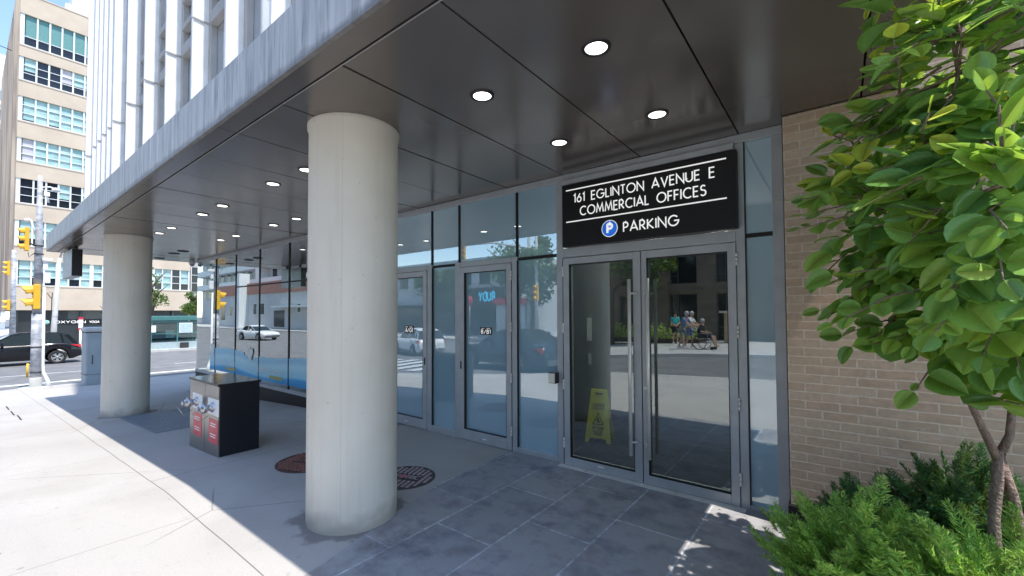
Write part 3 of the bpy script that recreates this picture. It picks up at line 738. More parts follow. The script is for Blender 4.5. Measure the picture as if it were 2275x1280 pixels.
# small door plates
def plate(x0, x1, z0, z1, y, t1, label):
    L0 = ((x0 + x1) / 2, y, z0); t = thing('door_plate', label, 'sign', L0, 0, 'small black plates on the single doors')
    b = MB(L0); b.box(x0, x1, y - .004, y, z0, z1); b.build('panel', M['sign_black'], t)
    b = MB(L0); hh = z1 - z0; ww = x1 - x0
    lettering(b, t1, (x0 + ww * .1, y - .0045, z0 + hh * .16), (1, 0, 0), (0, 0, 1), (0, -1, 0), hh * .48, ww * .8, .17, .25)
    lettering(b, 'UNIT', (x0 + ww * .1, y - .0045, z0 + hh * .76), (1, 0, 0), (0, 0, 1), (0, -1, 0), hh * .13, ww * .28, .2, .25)
    lettering(b, 'LEVEL', (x0 + ww * .56, y - .0045, z0 + hh * .76), (1, 0, 0), (0, 0, 1), (0, -1, 0), hh * .13, ww * .32, .2, .25)
    b.build('lettering', M['white_letter'], t)
plate(-3.665, -3.47, 1.392, 1.487, 4.195, 'B/B1', 'small black door plate with a white B on the single door')
plate(-5.19, -4.985, 1.372, 1.487, 4.195, 'A/G1', 'small black door plate with a white A on the door by the big column')
# accessible push button
L0 = (-2.53, 4.12, .88)
t = thing('push_button', 'square wheelchair push button box on the frame left of the entrance', 'button', L0)
b = MB(L0); b.box(-2.565, -2.47, 4.09, 4.165, .885, 1.005); b.build('housing', M['black'], t, bevel=.004)
b = MB(L0); b.box(-2.558, -2.482, 4.084, 4.0895, .894, .996); bt = b.build('plate', pbr('button_plate', (.80, .76, .68), .5), t)
b = MB(L0); lettering(b, 'L', (-2.528, 4.0835, .915), (1, 0, 0), (0, 0, 1), (0, -1, 0), .045, .02, .12, .2)
b.lathe((-2.522, 4.0838, .925), (0, -1, 0), [(0, .017), (.0005, .017), (.0005, .012)], 20); b.build('wheelchair_symbol', M['steel'], bt)

# ================================================================== INTERIOR
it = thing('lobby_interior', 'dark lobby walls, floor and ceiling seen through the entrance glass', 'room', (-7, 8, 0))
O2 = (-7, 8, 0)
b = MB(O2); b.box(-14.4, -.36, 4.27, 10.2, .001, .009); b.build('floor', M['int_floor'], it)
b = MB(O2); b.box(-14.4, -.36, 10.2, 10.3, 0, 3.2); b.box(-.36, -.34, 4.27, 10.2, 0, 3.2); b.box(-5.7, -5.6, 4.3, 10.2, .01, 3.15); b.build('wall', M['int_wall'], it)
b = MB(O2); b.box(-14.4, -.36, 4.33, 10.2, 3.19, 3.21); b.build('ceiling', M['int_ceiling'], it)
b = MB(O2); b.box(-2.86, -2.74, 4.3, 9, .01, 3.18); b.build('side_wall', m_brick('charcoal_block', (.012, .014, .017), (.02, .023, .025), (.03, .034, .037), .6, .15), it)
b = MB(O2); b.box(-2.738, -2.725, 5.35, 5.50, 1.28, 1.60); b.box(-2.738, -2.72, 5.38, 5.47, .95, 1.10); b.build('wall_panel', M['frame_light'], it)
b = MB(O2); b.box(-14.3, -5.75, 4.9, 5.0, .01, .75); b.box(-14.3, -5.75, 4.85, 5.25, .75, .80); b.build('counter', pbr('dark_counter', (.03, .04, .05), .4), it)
b = MB(O2); [b.box(-2.6 + 0, -.5, 4.34 + i * .045, 4.36 + i * .045, .011, .019) for i in range(30)]; b.box(-2.62, -.48, 4.32, 5.72, .0095, .0105)
one(b, 'floor_mat', M['mat'], 'dark ribbed entrance mat inside the double doors', 'mat', (-1.5, 5.0, .01))
for i, (x, y) in enumerate(((-1.9, 5.6), (-1.1, 5.6), (-1.5, 7.4))):  # added lamps that brighten the lobby and its wet floor sign
    lt = thing('added_lobby_light', 'added ceiling light brightening the entrance lobby, ' + ('left of the front pair', 'right of the front pair', 'behind the front pair')[i], 'ceiling light', (x, y, 3.18), 0, 'lights added to brighten the lobby')
    b = MB(); b.lathe((0, 0, 0), (0, 0, -1), [(-.005, .11), (.02, .11), (.02, .09)], 20); b.build('ring', M['white'], lt)
    b = MB(); b.lathe((0, 0, -.018), (0, 0, -1), [(0, .09), (.0, 0)], 20); b.build('lens', M['added_lobby_lens'], lt)
# wet floor sign
def wet_sign():
    x, y = -2.47, 5.18; L0 = (0, 0, 0)
    t = thing('wet_floor_sign', 'yellow folding wet floor sign behind the left door glass', 'caution sign', (x, y, .01), R_(14))
    def side(s):
        b = MB(); yt, yb = .012 * s, .15 * s
        def P(u, v, d=0):  # u across, v up 0..1
            return Vector((u, yb + (yt - yb) * v + s * d, v * .66))
        out = [(-.165, 0), (-.12, 0), (-.10, .09), (.10, .09), (.12, 0), (.165, 0), (.10, 1), (-.10, 1)]
        b.prism([P(u, v) for u, v in out], (0, -.012 * s, 0)); o = b.build('panel', M['caution'], t)
        b = MB(); f = lambda q: [P(u, v, .003) for u, v in q]
        b.poly(f([(-.05, .90), (.05, .90), (.05, .94), (-.05, .94)]))
        tri = [(0, .58), (-.075, .34), (.075, .34)]; inn = [(0, .54), (-.055, .36), (.055, .36)]
        for i in range(3): b.poly(f([tri[i], tri[(i + 1) % 3], inn[(i + 1) % 3], inn[i]]))
        b.poly(f([(-.02, .38), (.0, .38), (.012, .44), (.0, .50), (-.015, .46)])); b.poly(f([(.005, .38), (.035, .38), (.02, .42)]))
        b.build('symbol', M['sign_black'], o)
        b = MB(); e = (P(0, 1) - P(0, 0)).normalized(); n_ = Vector((0, s, 0))
        for tx, v, hh, ww in (('CAUTION', .68, .04, .15), ('ATTENTION', .62, .028, .15), ('WET FLOOR', .26, .032, .14), ('PLANCHER', .20, .024, .12), ('MOUILLE', .155, .024, .10)):
            o0 = P(0, v, .004); lettering(b, tx, (o0.x + s * ww / 2, o0.y, o0.z), (-s, 0, 0), e, n_, hh, ww, .2, .25)
        b.build('lettering', M['sign_black'], o)
    side(-1); side(1)
wet_sign()
# banner film on the lobby glass
bt = thing('window_banner', 'blue wavy dental clinic film low on the lobby glass', 'banner', (-9, 4.225, .2)); BO = (-9, 4.225, .2)
b = MB(BO)
xs = [-13.35 + i * .25 for i in range(31)]
top = lambda x: .76 + .05 * math.sin((x + 13.3) * 1.4) - (.12 if -10.9 < x < -10.5 else 0)
for a, c in zip(xs, xs[1:]): b.box(a, c, 4.188, 4.192, .2 + .0 * a, .5 * (top(a) + top(c)))
b.build('film', M['banner'], bt)
for x in (-10.75, -13.15):
    b = MB(BO)
    pts = [(x + .0, .56), (x + .05, .6), (x + .1, .70), (x + .16, .80), (x + .12, .88), (x + .02, .86), (x - .08, .9), (x - .16, .82), (x - .12, .70), (x - .05, .6)]
    b.prism([(px, 4.178, pz) for px, pz in pts], (0, .004, 0))
    b.build('tooth', M['white'], bt)
def text_obj(txt, size, name, mat, parent, loc, rot, shear=.0, xs=1, font_off=0.0, label=None):
    cu = bpy.data.curves.new(name, 'FONT'); cu.body = txt; cu.size = size; cu.shear = shear; cu.offset = font_off
    cu.resolution_u = 2
    tmp = bpy.data.objects.new('tmp', cu); COL.objects.link(tmp)
    me = bpy.data.meshes.new_from_object(tmp.evaluated_get(bpy.context.evaluated_depsgraph_get()))
    bpy.data.objects.remove(tmp); me.name = name
    o = bpy.data.objects.new(name, me); COL.objects.link(o); me.materials.clear(); me.materials.append(mat)
    o.parent = parent; o.location = loc; o.rotation_euler = rot; o.scale = (xs, 1, 1)
    return o
for x in (-10.45, -12.9): text_obj('Tooth Fairy Dental', .19, 'lettering', M['white'], bt, (x + 9, 4.177 - 4.225, .38 - .2), (R_(90), 0, 0), .35, .85)
for x in (-9.75, -12.2): b = MB(BO); b.box(x, x + .6, 4.178, 4.182, .27, .34); b.build('label_strip', M['olive'], bt)

# security dome camera at the glass corner
t = thing('security_camera', 'white dome security camera under the soffit at the glass corner', 'camera', (-14.6, 4.1, SZ))
b = MB(); b.lathe((0, 0, 0), (0, 0, -1), [(0, .0), (0, .07), (.05, .08), (.09, .08), (.1, .075)], 20); b.build('housing', M['white'], t)
b = MB(); b.lathe((0, 0, -.1), (0, 0, -1), [(0, .068), (.03, .062), (.06, .035), (.068, 0)], 20); b.build('dome', pbr('smoked_dome', (.25, .25, .27), .1), t)
# hanging blade sign
t = thing('hanging_sign', 'black and grey box sign hanging below the far end of the canopy', 'sign', (-14.1, 1.6, 2.54)); HO = (-14.1, 1.6, 2.54)
b = MB(HO); b.box(-14.8, -13.47, 1.51, 1.69, 2.54, 3.16); b.build('box', M['dull_steel'], t, bevel=.01)
b = MB(HO); b.box(-13.469, -13.46, 1.515, 1.685, 2.55, 3.15); b.build('end_panel', M['sign_black'], t)
b = MB(HO); [b.box(x, x + .05, 1.57, 1.63, 3.16, SZ) for x in (-14.6, -13.7)]; b.build('hanger', M['black'], t)

# ================================================================== BRICK WALL and base
bw = thing('brick_building', 'tan brick building wall behind the leafy tree, right of the entrance', 'building', (3, 4.5, 0)); WO = (3, 4.5, 0)
b = MB(WO); b.box(-.318, 12, 4.0, 9, .19, 3.213); b.box(XR + .04, 12, 4.0, 9, 3.214, 11); b.build('wall', M['brick'], bw)
b = MB(WO); b.box(-.332, 12, 3.955, 9, -.05, .188); b.build('base', M['sign_black'], bw)
b = MB(WO); b.box(XR + .04, 12.05, 3.95, 9, 11, 11.25); b.build('coping', M['joint_grey'], bw)

# ================================================================== VALVE BOX (fire department connection)
t = thing('valve_box', 'black metal cabinet with two chrome hose connections and red labels', 'valve cabinet', (-6.3, 2.1, -.06)); FO = (-6.3, 2.1, -.06)
X0, X1, Y0, Y1, Z1 = -6.86, -5.84, 1.93, 2.39, .80
b = MB(FO); b.box(X0, X1, Y0 + .012, Y1, -.12, Z1); b.build('body', M['black'], t, bevel=.006)
b = MB(FO); b.box(X0 - .01, X1 + .012, Y0 - .012, Y1 + .012, Z1 + .001, Z1 + .03); b.build('top', pbr('dark_steel_top', (.045, .05, .055), .12, .6), t)
sil = pbr('satin_steel_front', (.34, .33, .31), .3, .85, c2=(.28, .27, .26), sc=2)
for x0, x1, vx in ((X0, -6.305, -6.58), (-6.295, X1, -6.02)):
    b = MB(FO); b.box(x0, x1, Y0, Y0 + .0115, -.09, Z1); d_ = b.build('door', sil, t)
    b = MB(FO); b.box(vx - .17, vx + .19, Y0 - .004, Y0 - .0005, .44, .64); b.build('plate', M['white'], d_)
    b = MB(FO); b.box(vx - .13, vx + .17, Y0 - .003, Y0 - .0005, .10, .39); b.build('red_label', M['plate_red'], d_)
    b = MB(FO)
    for k, zz in enumerate((.33, .30, .20, .17)): b.box(vx - .08, vx + .10, Y0 - .0045, Y0 - .0032, zz, zz + .012)
    b.build('label_text', M['white'], d_)
    b = MB(FO); vz = .535
    b.lathe((vx, Y0, vz), (0, -1, 0), [(0, .06), (.02, .06), (.025, .038), (.07, .038), (.075, .056), (.115, .056), (.117, .046), (.135, .046), (.135, .020), (.15, .02), (.152, .028), (.17, .026), (.172, 0)], 20)
    for k in range(3):
        a = k * 2.09; b.tube([(vx + .05 * math.cos(a), Y0 - .10, vz + .05 * math.sin(a)), (vx + .075 * math.cos(a), Y0 - .10, vz + .075 * math.sin(a))], .010, 6)
    b.tube([(vx, Y0 - .22, vz - .03), (vx + .05, Y0 - .16, vz - .14), (vx + .02, Y0 - .06, vz - .09)], .004, 5)
    b.build('hose_connection', M['chrome'], d_)

# ================================================================== manholes, grate, sidewalk slots
def manhole(cx, cy, r, mat, name, label, letters):
    z = zg(cx); t = thing('manhole_cover', label, 'manhole cover', (cx, cy, z), R_(20))
    b = MB(); b.lathe((0, 0, .001), (0, 0, 1), [(0, r), (.006, r), (.007, r - .01), (.004, r - .02), (.004, 0)], 40); b.build('plate', mat, t)
    b = MB(); n = int(r / .05)
    for i in range(-n, n + 1):
        for j in range(-n, n + 1):
            x, y = i * .052, j * .052
            if math.hypot(x, y) > r - .04 or (abs(y) < .06 and abs(x) < .2): continue
            b.box(x - .014, x + .014, y - .018, y + .018, .0055, .012)
    b.build('stud', M['iron_stud'] if mat == M['iron'] else M['rust_stud'], t)
    b = MB(); lettering(b, letters, (-.17, -.04, .0125), (1, 0, 0), (0, 1, 0), (0, 0, 1), .08, .34, .2, .25); b.build('lettering', M['iron_stud'] if mat == M['iron'] else M['rust_stud'], t)
    b = MB(); b.box(-.05, .02, -.02, .02, .0128, .014); b.build('paint_mark', pbr('pink_paint', (.75, .12, .18), .6), t)
manhole(-3.50, 2.83, .31, M['iron'], 'a', 'round grey cast-iron cover right of the big column on the paving edge', 'TORONTO'.replace('TORONTO', 'ELECTRIC'))
manhole(-4.72, 2.47, .35, M['rust'], 'b', 'rusty brown round cast-iron cover left of the big column', 'ELECTRIC')
b = MB(); z = zg(-9.5)
for i in range(22):
    y = 1.9 + i * .052; b.prism([(-10.68, y, zg(-10.68) + .006), (-8.3, y, zg(-8.3) + .006), (-8.3, y, zg(-8.3) + .016), (-10.68, y, zg(-10.68) + .016)], (0, .012, 0))
for i in range(24):
    x = -10.68 + i * .1; b.box(x, x + .008, 1.9, 3.04, zg(x) + .003, zg(x) + .014)
b.prism([(-10.7, 1.88, zg(-10.7) + .004), (-8.28, 1.88, zg(-8.28) + .004), (-8.28, 1.88, zg(-8.28) + .008), (-10.7, 1.88, zg(-10.7) + .008)], (0, 1.18, 0))
one(b, 'floor_grate', M['grate'], 'rectangular steel ventilation grate set in the sidewalk by the farther column', 'grate', (-9.5, 2.4, z))
b = MB()
for x, y in ((-15.2, .71), (-13.9, .72), (-12.9, .76)):
    b = MB(); b.prism([(x - .45, y - .01, zg(x - .45) + .003), (x + .45, y - .01, zg(x + .45) + .003), (x + .45, y - .01, zg(x + .45) + .006), (x - .45, y - .01, zg(x - .45) + .006)], (0, .02, 0))
    one(b, 'drain_slot', M['black_gap'], {-15.2: 'thin dark sidewalk drain slot, farthest of three by the kerb', -13.9: 'thin dark sidewalk drain slot, middle one of three by the kerb', -12.9: 'thin dark sidewalk drain slot, nearest of three by the kerb'}[x], 'drain slot', (x, y, zg(x)), 'short dark drain slots in the sunlit sidewalk')

# ================================================================== PLANTS
def basis(d, roll=0):
    d = d.normalized(); a = d.orthogonal().normalized(); a.rotate(Matrix.Rotation(roll, 3, d)); return d, a, d.cross(a)
def leaf(bm, p, d, nrm, L, W, fold=.18, curl=.15, mi=0):
    d = d.normalized(); s = d.cross(nrm)
    if s.length < 1e-3: return
    s.normalize(); n = s.cross(d).normalized()
    st = [(0, .02), (.08, .56), (.25, .93), (.48, 1.0), (.70, .86), (.88, .50), (.96, .20), (1, .0)]
    C, A, B = [], [], []
    vl = bm.loops.layers.float_color.get('vein') or bm.loops.layers.float_color.new('vein')
    tv = {}
    for t, w_ in st:
        c = p + d * (L * t) - n * (curl * L * t * t); C.append(bm.verts.new(c)); tv[C[-1]] = (0, t)
        if w_ > .01 :
            A.append(bm.verts.new(c + s * (W * .5 * w_) + n * (fold * W * .5 * w_))); B.append(bm.verts.new(c - s * (W * .5 * w_) + n * (fold * W * .5 * w_)))
        else: A.append(C[-1]); B.append(C[-1])
        for q_ in (A[-1], B[-1]):
            if q_ is not C[-1]: tv[q_] = (1, t)
    for i in range(len(st) - 1):
        for S in (A, B):
            q = [C[i], C[i + 1], S[i + 1], S[i]]; u = []
            for v in q:
                if v not in u: u.append(v)
            if len(u) > 2:
                f = bm.faces.new(u); f.smooth = True; f.material_index = mi
                for lo_ in f.loops: lo_[vl] = (tv[lo_.vert][0], tv[lo_.vert][1], 0, 1)
def rnd(a=1): return Vector((random.uniform(-a, a), random.uniform(-a, a), random.uniform(-a, a)))
def leafy_tree():
    base = Vector((.62, 2.93, .03)); t = thing('leafy_tree', 'round-leaved small tree in the planting bed in front of the brick wall', 'tree', base)
    fork = Vector((.54, 2.87, 1.04)) ; TB = base
    b = MB(TB)
    b.tube([(.56, 2.90, .03), (.53, 2.87, .40), (.525, 2.87, .75), (.54, 2.87, .92), (.545, 2.87, 1.05)], [.025, .022, .0205, .021, .018], 12)
    b.tube([(.70, 2.98, .03), (.625, 2.94, .6), (.59, 2.91, .85), (.553, 2.88, 1.02)], [.026, .023, .020, .015], 12)
    b.build('trunk', M['bark'], t)
    limbs = [
        [(.545, 2.87, 1.0), (.50, 2.83, 1.13), (.46, 2.80, 1.24), (.40, 2.74, 1.5), (.30, 2.62, 1.85), (.22, 2.5, 2.15)],
        [(.545, 2.87, 1.02), (.585, 2.89, 1.12), (.60, 2.90, 1.28), (.56, 2.80, 1.6), (.50, 2.65, 2.0), (.40, 2.40, 2.4), (.34, 2.2, 2.72)],
        [(.60, 2.90, 1.28), (.72, 3.0, 1.7), (.80, 3.3, 2.2), (.85, 3.45, 2.7), (.9, 3.5, 3.1)],
        [(.60, 2.90, 1.28), (.68, 2.9, 1.6), (.75, 2.85, 2.1), (.78, 2.8, 2.7), (.75, 2.7, 3.3)],
        [(.56, 2.80, 1.6), (.48, 3.1, 1.9), (.38, 3.35, 2.2), (.33, 3.45, 2.6)],
        [(.56, 2.80, 1.6), (.50, 2.45, 1.75), (.44, 2.15, 1.95), (.40, 1.95, 2.2)],
    ]
    b = MB(TB)
    for l in limbs: b.tube(l, [.017 * (1 - .75 * i / (len(l) - 1)) for i in range(len(l))], 8)
    # twigs from limbs to scattered tips inside the crown
    E = [((.26, 2.58, 2.10), (.44, .60, .50)), ((.44, 2.45, 2.65), (.46, .62, .45)), ((.24, 2.45, 1.72), (.34, .5, .28)), ((.72, 2.7, 2.2), (.3, .6, .8)), ((.74, 3.50, 2.45), (.50, .32, .85)), ((.34, 3.42, 2.35), (.36, .34, .60)), ((.46, 2.15, 2.05), (.28, .35, .55)), ((.58, 2.55, 1.55), (.3, .4, .25)), ((.55,2.15,1.62),(.2,.3,.22))]  # rearmost clusters are leaf mass added to shade the paving
    wts = [78, 64, 34, 10, 30, 46, 22, 28, 12]
    bf = bmesh.new()
    tips = []
    lp = [Vector(l[i]).lerp(Vector(l[i + 1]), f / 6) for l in limbs for i in range(1, len(l) - 1) for f in range(6)]
    def twig(a, tip, nl, young=False, L=.125):
        mid = a.lerp(tip, .55) + rnd(.03) + Vector((0, 0, .02))
        b.tube([a, mid, tip], [.006, .004, .002], 5, cap=False)
        for k in range(nl):
            s = (k + 1) / nl; p = a.lerp(mid, s / .55) if s < .55 else mid.lerp(tip, (s - .55) / .45)
            ax = (tip - a).normalized(); side = ax.cross(Vector((0, 0, 1))).normalized() * (1 if k % 2 else -1)
            d = (side * .8 + ax * random.uniform(.3, .9) + Vector((0, 0, random.uniform(-.45, .25))) + rnd(.35)).normalized()
            nn = (Vector((-.15, -.55, .85)) + (p - Vector((.5, 2.8, 2.1))) * .6 + rnd(.6)).normalized()
            if k == nl - 1: d = (ax + rnd(.2)).normalized()
            LL = L * random.choice((.45, .6, .75, .9, 1, 1.1, 1.25)) * random.uniform(.92, 1.08) * (.75 if (young or k > nl - 3) else 1)
            W = LL * random.uniform(.68, .88)
            mi = 1 if (young or (k >= nl - 2 and random.random() < .22 and tip.z > 2.2)) else 0
            q = p + d * .012
            b.tube([p, q], [.0013, .001], 4, cap=False)
            leaf(bf, q, d, nn, LL, W, random.uniform(-.05, .38), random.uniform(-.15, .40), mi)
    for (c, r), n in zip(E, wts):
        for i in range(n):
            v = rnd(1)
            while v.length > 1 or v.length < .55: v = rnd(1)
            tip = Vector((c[0] + v.x * r[0], c[1] + v.y * r[1], c[2] + v.z * r[2]))
            a = min(lp, key=lambda q: (q - tip).length + random.uniform(0, .16))
            dd = tip - a
            if dd.length > .36: a = tip - dd.normalized() * .36
            twig(a, tip, random.randint(6, 9))
    # long shoots that stick out of the crown
    for a, tip, n, y in (((.22, 2.45, 2.55), (.17, 2.0, 2.62), 8, True), ((.16, 2.45, 2.7), (.12, 2.42, 2.93), 5, True), ((.15, 2.6, 2.2), (-.14, 2.3, 2.17), 9, False),
                         ((.1, 2.6, 2.0), (-.06, 2.45, 1.83), 6, False), ((.12, 2.6, 2.35), (-.02, 2.5, 2.5), 6, True), ((.2, 2.6, 1.65), (.05, 2.5, 1.52), 6, False), ((.25, 2.5, 2.75), (.22, 2.45, 3.02), 8, True),
                         ((.3, 2.3, 2.2), (.24, 1.9, 2.30), 8, True), ((.4, 2.6, 1.5), (.25, 2.5, 1.34), 5, False)):
        twig(Vector(a), Vector(tip), n, y, .10)
    b.build('branch', M['bark'], t)
    me = bpy.data.meshes.new('foliage'); bmesh.ops.translate(bf, verts=bf.verts, vec=-TB); bf.to_mesh(me); bf.free()
    me.materials.append(M['leaf']); me.materials.append(M['leaf_young_sunlit'])
    o = bpy.data.objects.new('foliage', me); COL.objects.link(o); o.parent = t
leafy_tree()

def spray(bm, p, d, L, mi=0):
    """feathery juniper spray: stem with side shoots of tiny scale needles"""
    d = d.normalized(); side = d.cross(Vector((0, 0, 1)) + rnd(.3)).normalized(); upv = side.cross(d)
    n = 9
    def needle(q, dr, l, w_):
        s = dr.cross(rnd(1)).normalized() * w_
        v = [bm.verts.new(q - s), bm.verts.new(q + s), bm.verts.new(q + dr * l)]; f = bm.faces.new(v); f.material_index = mi
    for k in range(n):
        t = (k + .5) / n; q = p + d * (L * t) - Vector((0, 0, 1)) * (L * .12 * t * t)
        sl = L * .38 * (1 - t * .75)
        for s in (-1, 1):
            sd = (side * s + d * 1.1 + upv * random.uniform(-.3, .5)).normalized()
            for j in range(4):
                qq = q + sd * (sl * j / 4)
                for _ in range(2): needle(qq, (sd + rnd(.55)).normalized(), sl * .42 + .008, .0030)
        needle(q, (d + rnd(.3)).normalized(), L * .2, .0035)
def juniper(cx, cy, rx, ry, h, n, mat, label, L=.13, up_=1.1):
    base = Vector((cx, cy, .03)); t = thing('juniper_shrub', label, 'shrub', base, 0, 'low junipers under the tree')
    b = MB(base)
    for k in range(9):
        a = k * .7; b.tube([(cx, cy, .03), (cx + .3 * rx * math.cos(a), cy + .3 * ry * math.sin(a), h * .35), (cx + .7 * rx * math.cos(a), cy + .7 * ry * math.sin(a), h * .6)], [.012, .008, .004], 6)
    b.build('stem', M['bark_dark'], t)
    bm = bmesh.new()
    for i in range(n):
        a = random.uniform(0, 2 * math.pi); r = math.sqrt(random.random()); k = random.uniform(.45, 1) if random.random() < .75 else random.uniform(.1, .5)
        el = math.sqrt(max(0, 1 - r * r)); lump = 1 + .22 * math.sin(a * 3 + cx * 7) + .12 * math.sin(a * 7)
        p = Vector((cx + rx * r * k * lump * math.cos(a), cy + ry * r * k * lump * math.sin(a), .05 + h * (.25 + .62 * el) * k * (1 + .15 * math.sin(a * 5 + r * 6))))
        d = Vector((math.cos(a) * (r + .2), math.sin(a) * (r + .2), up_ * el + .35)) + rnd(.4)
        spray(bm, p, d, L * random.uniform(.7, 1.4))
    me = bpy.data.meshes.new('foliage'); bmesh.ops.translate(bm, verts=bm.verts, vec=-base); bm.to_mesh(me); bm.free()
    me.materials.append(mat); o = bpy.data.objects.new('foliage', me); COL.objects.link(o); o.parent = t
juniper(.06, 2.50, .36, .44, .80, 900, M['needle_sunlit'], 'juniper coloured sunlit yellow-green, nearest the paving at the front', .12)
juniper(.42, 2.28, .38, .42, .84, 900, M['needle_sunlit'], 'juniper coloured as sunlit at the front right, under the tree foliage', .12)
juniper(.14, 3.42, .34, .38, .52, 520, M['needle'], 'dark green juniper by the black wall base, nearest the glass', .13)
juniper(.52, 3.60, .30, .30, .78, 560, M['needle'], 'tall dark juniper with a pointed tip against the brick wall', .14, 1.8)
juniper(.90, 3.45, .42, .42, .66, 560, M['needle'], 'dark juniper behind the tree trunks', .14)
juniper(.40, 2.92, .32, .28, .48, 420, M['needle'], 'mid green juniper between the front bushes and the wall', .12)
juniper(.98, 2.70, .40, .40, .60, 480, M['needle'], 'green juniper right of the tree trunks at the picture edge', .13)

def street_tree(x, y, z, h, r, n, label, mat=None, ls=.22, seed=1, group=None):
    random.seed(seed); base = Vector((x, y, z)); t = thing('street_tree', label, 'tree', base, 0, group)
    b = MB(base); b.tube([base, base + Vector((.03 * h * .1, 0, h * .35)), base + Vector((0, .02, h * .75))], [.03 * h ** .8, .022 * h ** .8, .008 * h], 8)
    for k in range(7):
        a = k * 2.4; z0 = h * (.35 + .06 * k)
        b.tube([base + Vector((0, 0, z0)), base + Vector((r * .35 * math.cos(a), r * .35 * math.sin(a), z0 + h * .12)), base + Vector((r * .75 * math.cos(a), r * .75 * math.sin(a), z0 + h * .2))], [.012 * h, .008 * h, .003 * h], 5)
    b.build('trunk', M['bark_dark'], t)
    bm = bmesh.new(); cl = []
    for k in range(16):
        v = rnd(1)
        while v.length > 1: v = rnd(1)
        cl.append((base + Vector((v.x * r * .75, v.y * r * .75, h * .68 + v.z * h * .26)), r * random.uniform(.22, .42)))
    for i in range(n):
        c, cr = random.choice(cl); v = rnd(1).normalized() * cr * random.uniform(.4, 1.05)
        p = c + v; s = ls * random.uniform(.6, 1.3); a = rnd(1).normalized(); b2 = a.cross(rnd(1)).normalized()
        q = [bm.verts.new(p + a * s * .5), bm.verts.new(p + b2 * s * .3), bm.verts.new(p - a * s * .5), bm.verts.new(p - b2 * s * .3)]; bm.faces.new(q)
    me = bpy.data.meshes.new('crown'); bmesh.ops.translate(bm, verts=bm.verts, vec=-base); bm.to_mesh(me); bm.free(); me.materials.append(mat or M['far_leaf'])
    o = bpy.data.objects.new('crown', me); COL.objects.link(o); o.parent = t
gt = 'street trees across the road'
street_tree(-41, 6.6, -.77, 4.6, .75, 900, 'slim street tree left of the farther column, before the cream building', ls=.16, seed=3, group=gt)
street_tree(-41, 9.0, -.77, 6.4, 1.3, 1300, 'street tree right of the farther column over the bus shelter', ls=.18, seed=4, group=gt)
street_tree(-44, 12.6, -.77, 4.8, 1.1, 2600, 'dense green tree beside the glass corner behind the shelter', ls=.2, seed=5, group=gt)
street_tree(-46, 14.5, -.77, 2.8, .9, 1800, 'low green bush-like tree at the end of the shelter', ls=.2, seed=6, group=gt)
gr = 'trees across the side street'
for i, (x, y, h, r) in enumerate(((-11, -16.5, 9, 3.0), (-8.6, -15.8, 6.5, 1.9), (-15.5, -14.5, 7.5, 2.2), (2.5, -16.5, 8, 2.6), (-24, -23, 9, 3.2), (-34, -24, 8, 3), (8, -13, 7, 2.4))):
    street_tree(x, y, zg(x), h, r, 3200, ['big dark tree reflected in the left door leaf', 'slender tree left of the stone building, reflected by the handles', 'tree at the plaza corner behind the signal poles', 'tree across the side street beyond the stone building door',
        'tall tree before the dark corner shop', 'spreading tree before the pale apartment block', 'tree at the far right of the plaza'][i], ls=.30, seed=20 + i, group=gr)
random.seed(11)
def hedge(x0, x1, y0, y1, h, label):
    c = Vector(((x0 + x1) / 2, (y0 + y1) / 2, 0)); t = thing('hedge', label, 'hedge', c)
    b = MB(c); b.box(x0, x1, y0, y1, -.1, .14); b.build('soil_bed', M['soil'], t)
    bm = bmesh.new()
    for i in range(int(900 * (x1 - x0) / 4)):
        p = Vector((random.uniform(x0, x1), random.uniform(y0, y1), random.uniform(.12, h) * (1 + .25 * math.sin(i)))) ; a = rnd(1).normalized() * .09; b2 = a.cross(rnd(1)).normalized() * .05
        bm.faces.new([bm.verts.new(p + a), bm.verts.new(p + b2), bm.verts.new(p - a), bm.verts.new(p - b2)])
    me = bpy.data.meshes.new('foliage'); bmesh.ops.translate(bm, verts=bm.verts, vec=-c); bm.to_mesh(me); bm.free(); me.materials.append(M['leaf'])
    o = bpy.data.objects.new('foliage', me); COL.objects.link(o); o.parent = t
hedge(-13, -6.1, -18.4, -16.9, .85, 'low leafy hedge in front of the brown stone building, reflected in the doors')

# ================================================================== STREET FURNITURE (left)
PX, PY, PZ = -21.12, 1.585, -.77
t = thing('signal_pole', 'tall weathered traffic signal pole on the corner kerb', 'pole', (PX, PY, PZ)); QO = (PX, PY, PZ)
b = MB(QO); b.tube([(PX, PY, PZ), (PX, PY, 1.7)], .135, 16); b.tube([(PX, PY, 1.7), (PX, 1.57, 6.38)], [.125, .06], 16); b.build('pole', M['pole_old'], t)
b = MB(QO); b.lathe((PX, PY, PZ + .002), (0, 0, 1), [(0, .42), (.03, .42), (.035, .15)], 20); b.lathe((PX, PY, PZ), (0, 0, 1), [(.0, .15), (.34, .15), (.36, .136)], 16); b.build('base', M['pole_conc'], t)
b = MB(QO); b.tube([(PX + .05, 1.72, 2.6), (PX + .05, 1.74, 0), (PX + .05, 1.75, -.25), (PX + .1, 1.84, -.5), (PX + .15, 1.9, -.76)], [.035, .04, .045, .05, .06], 10); b.build('conduit', M['white'], t)
b = MB(QO)
for z in (3.72, 4.0, -.25, -.52, .6): b = MB(QO); b.lathe((PX, PY - (.0 if z < 2 else .008), z), (0, 0, 1), [(-.02, .10 if z > 2 else .14), (-.018, .125 if z > 2 else .147), (.018, .125 if z > 2 else .147), (.02, .10 if z > 2 else .14)], 14); b.build('clamp', M['sig_black'], t)
b = MB(QO)
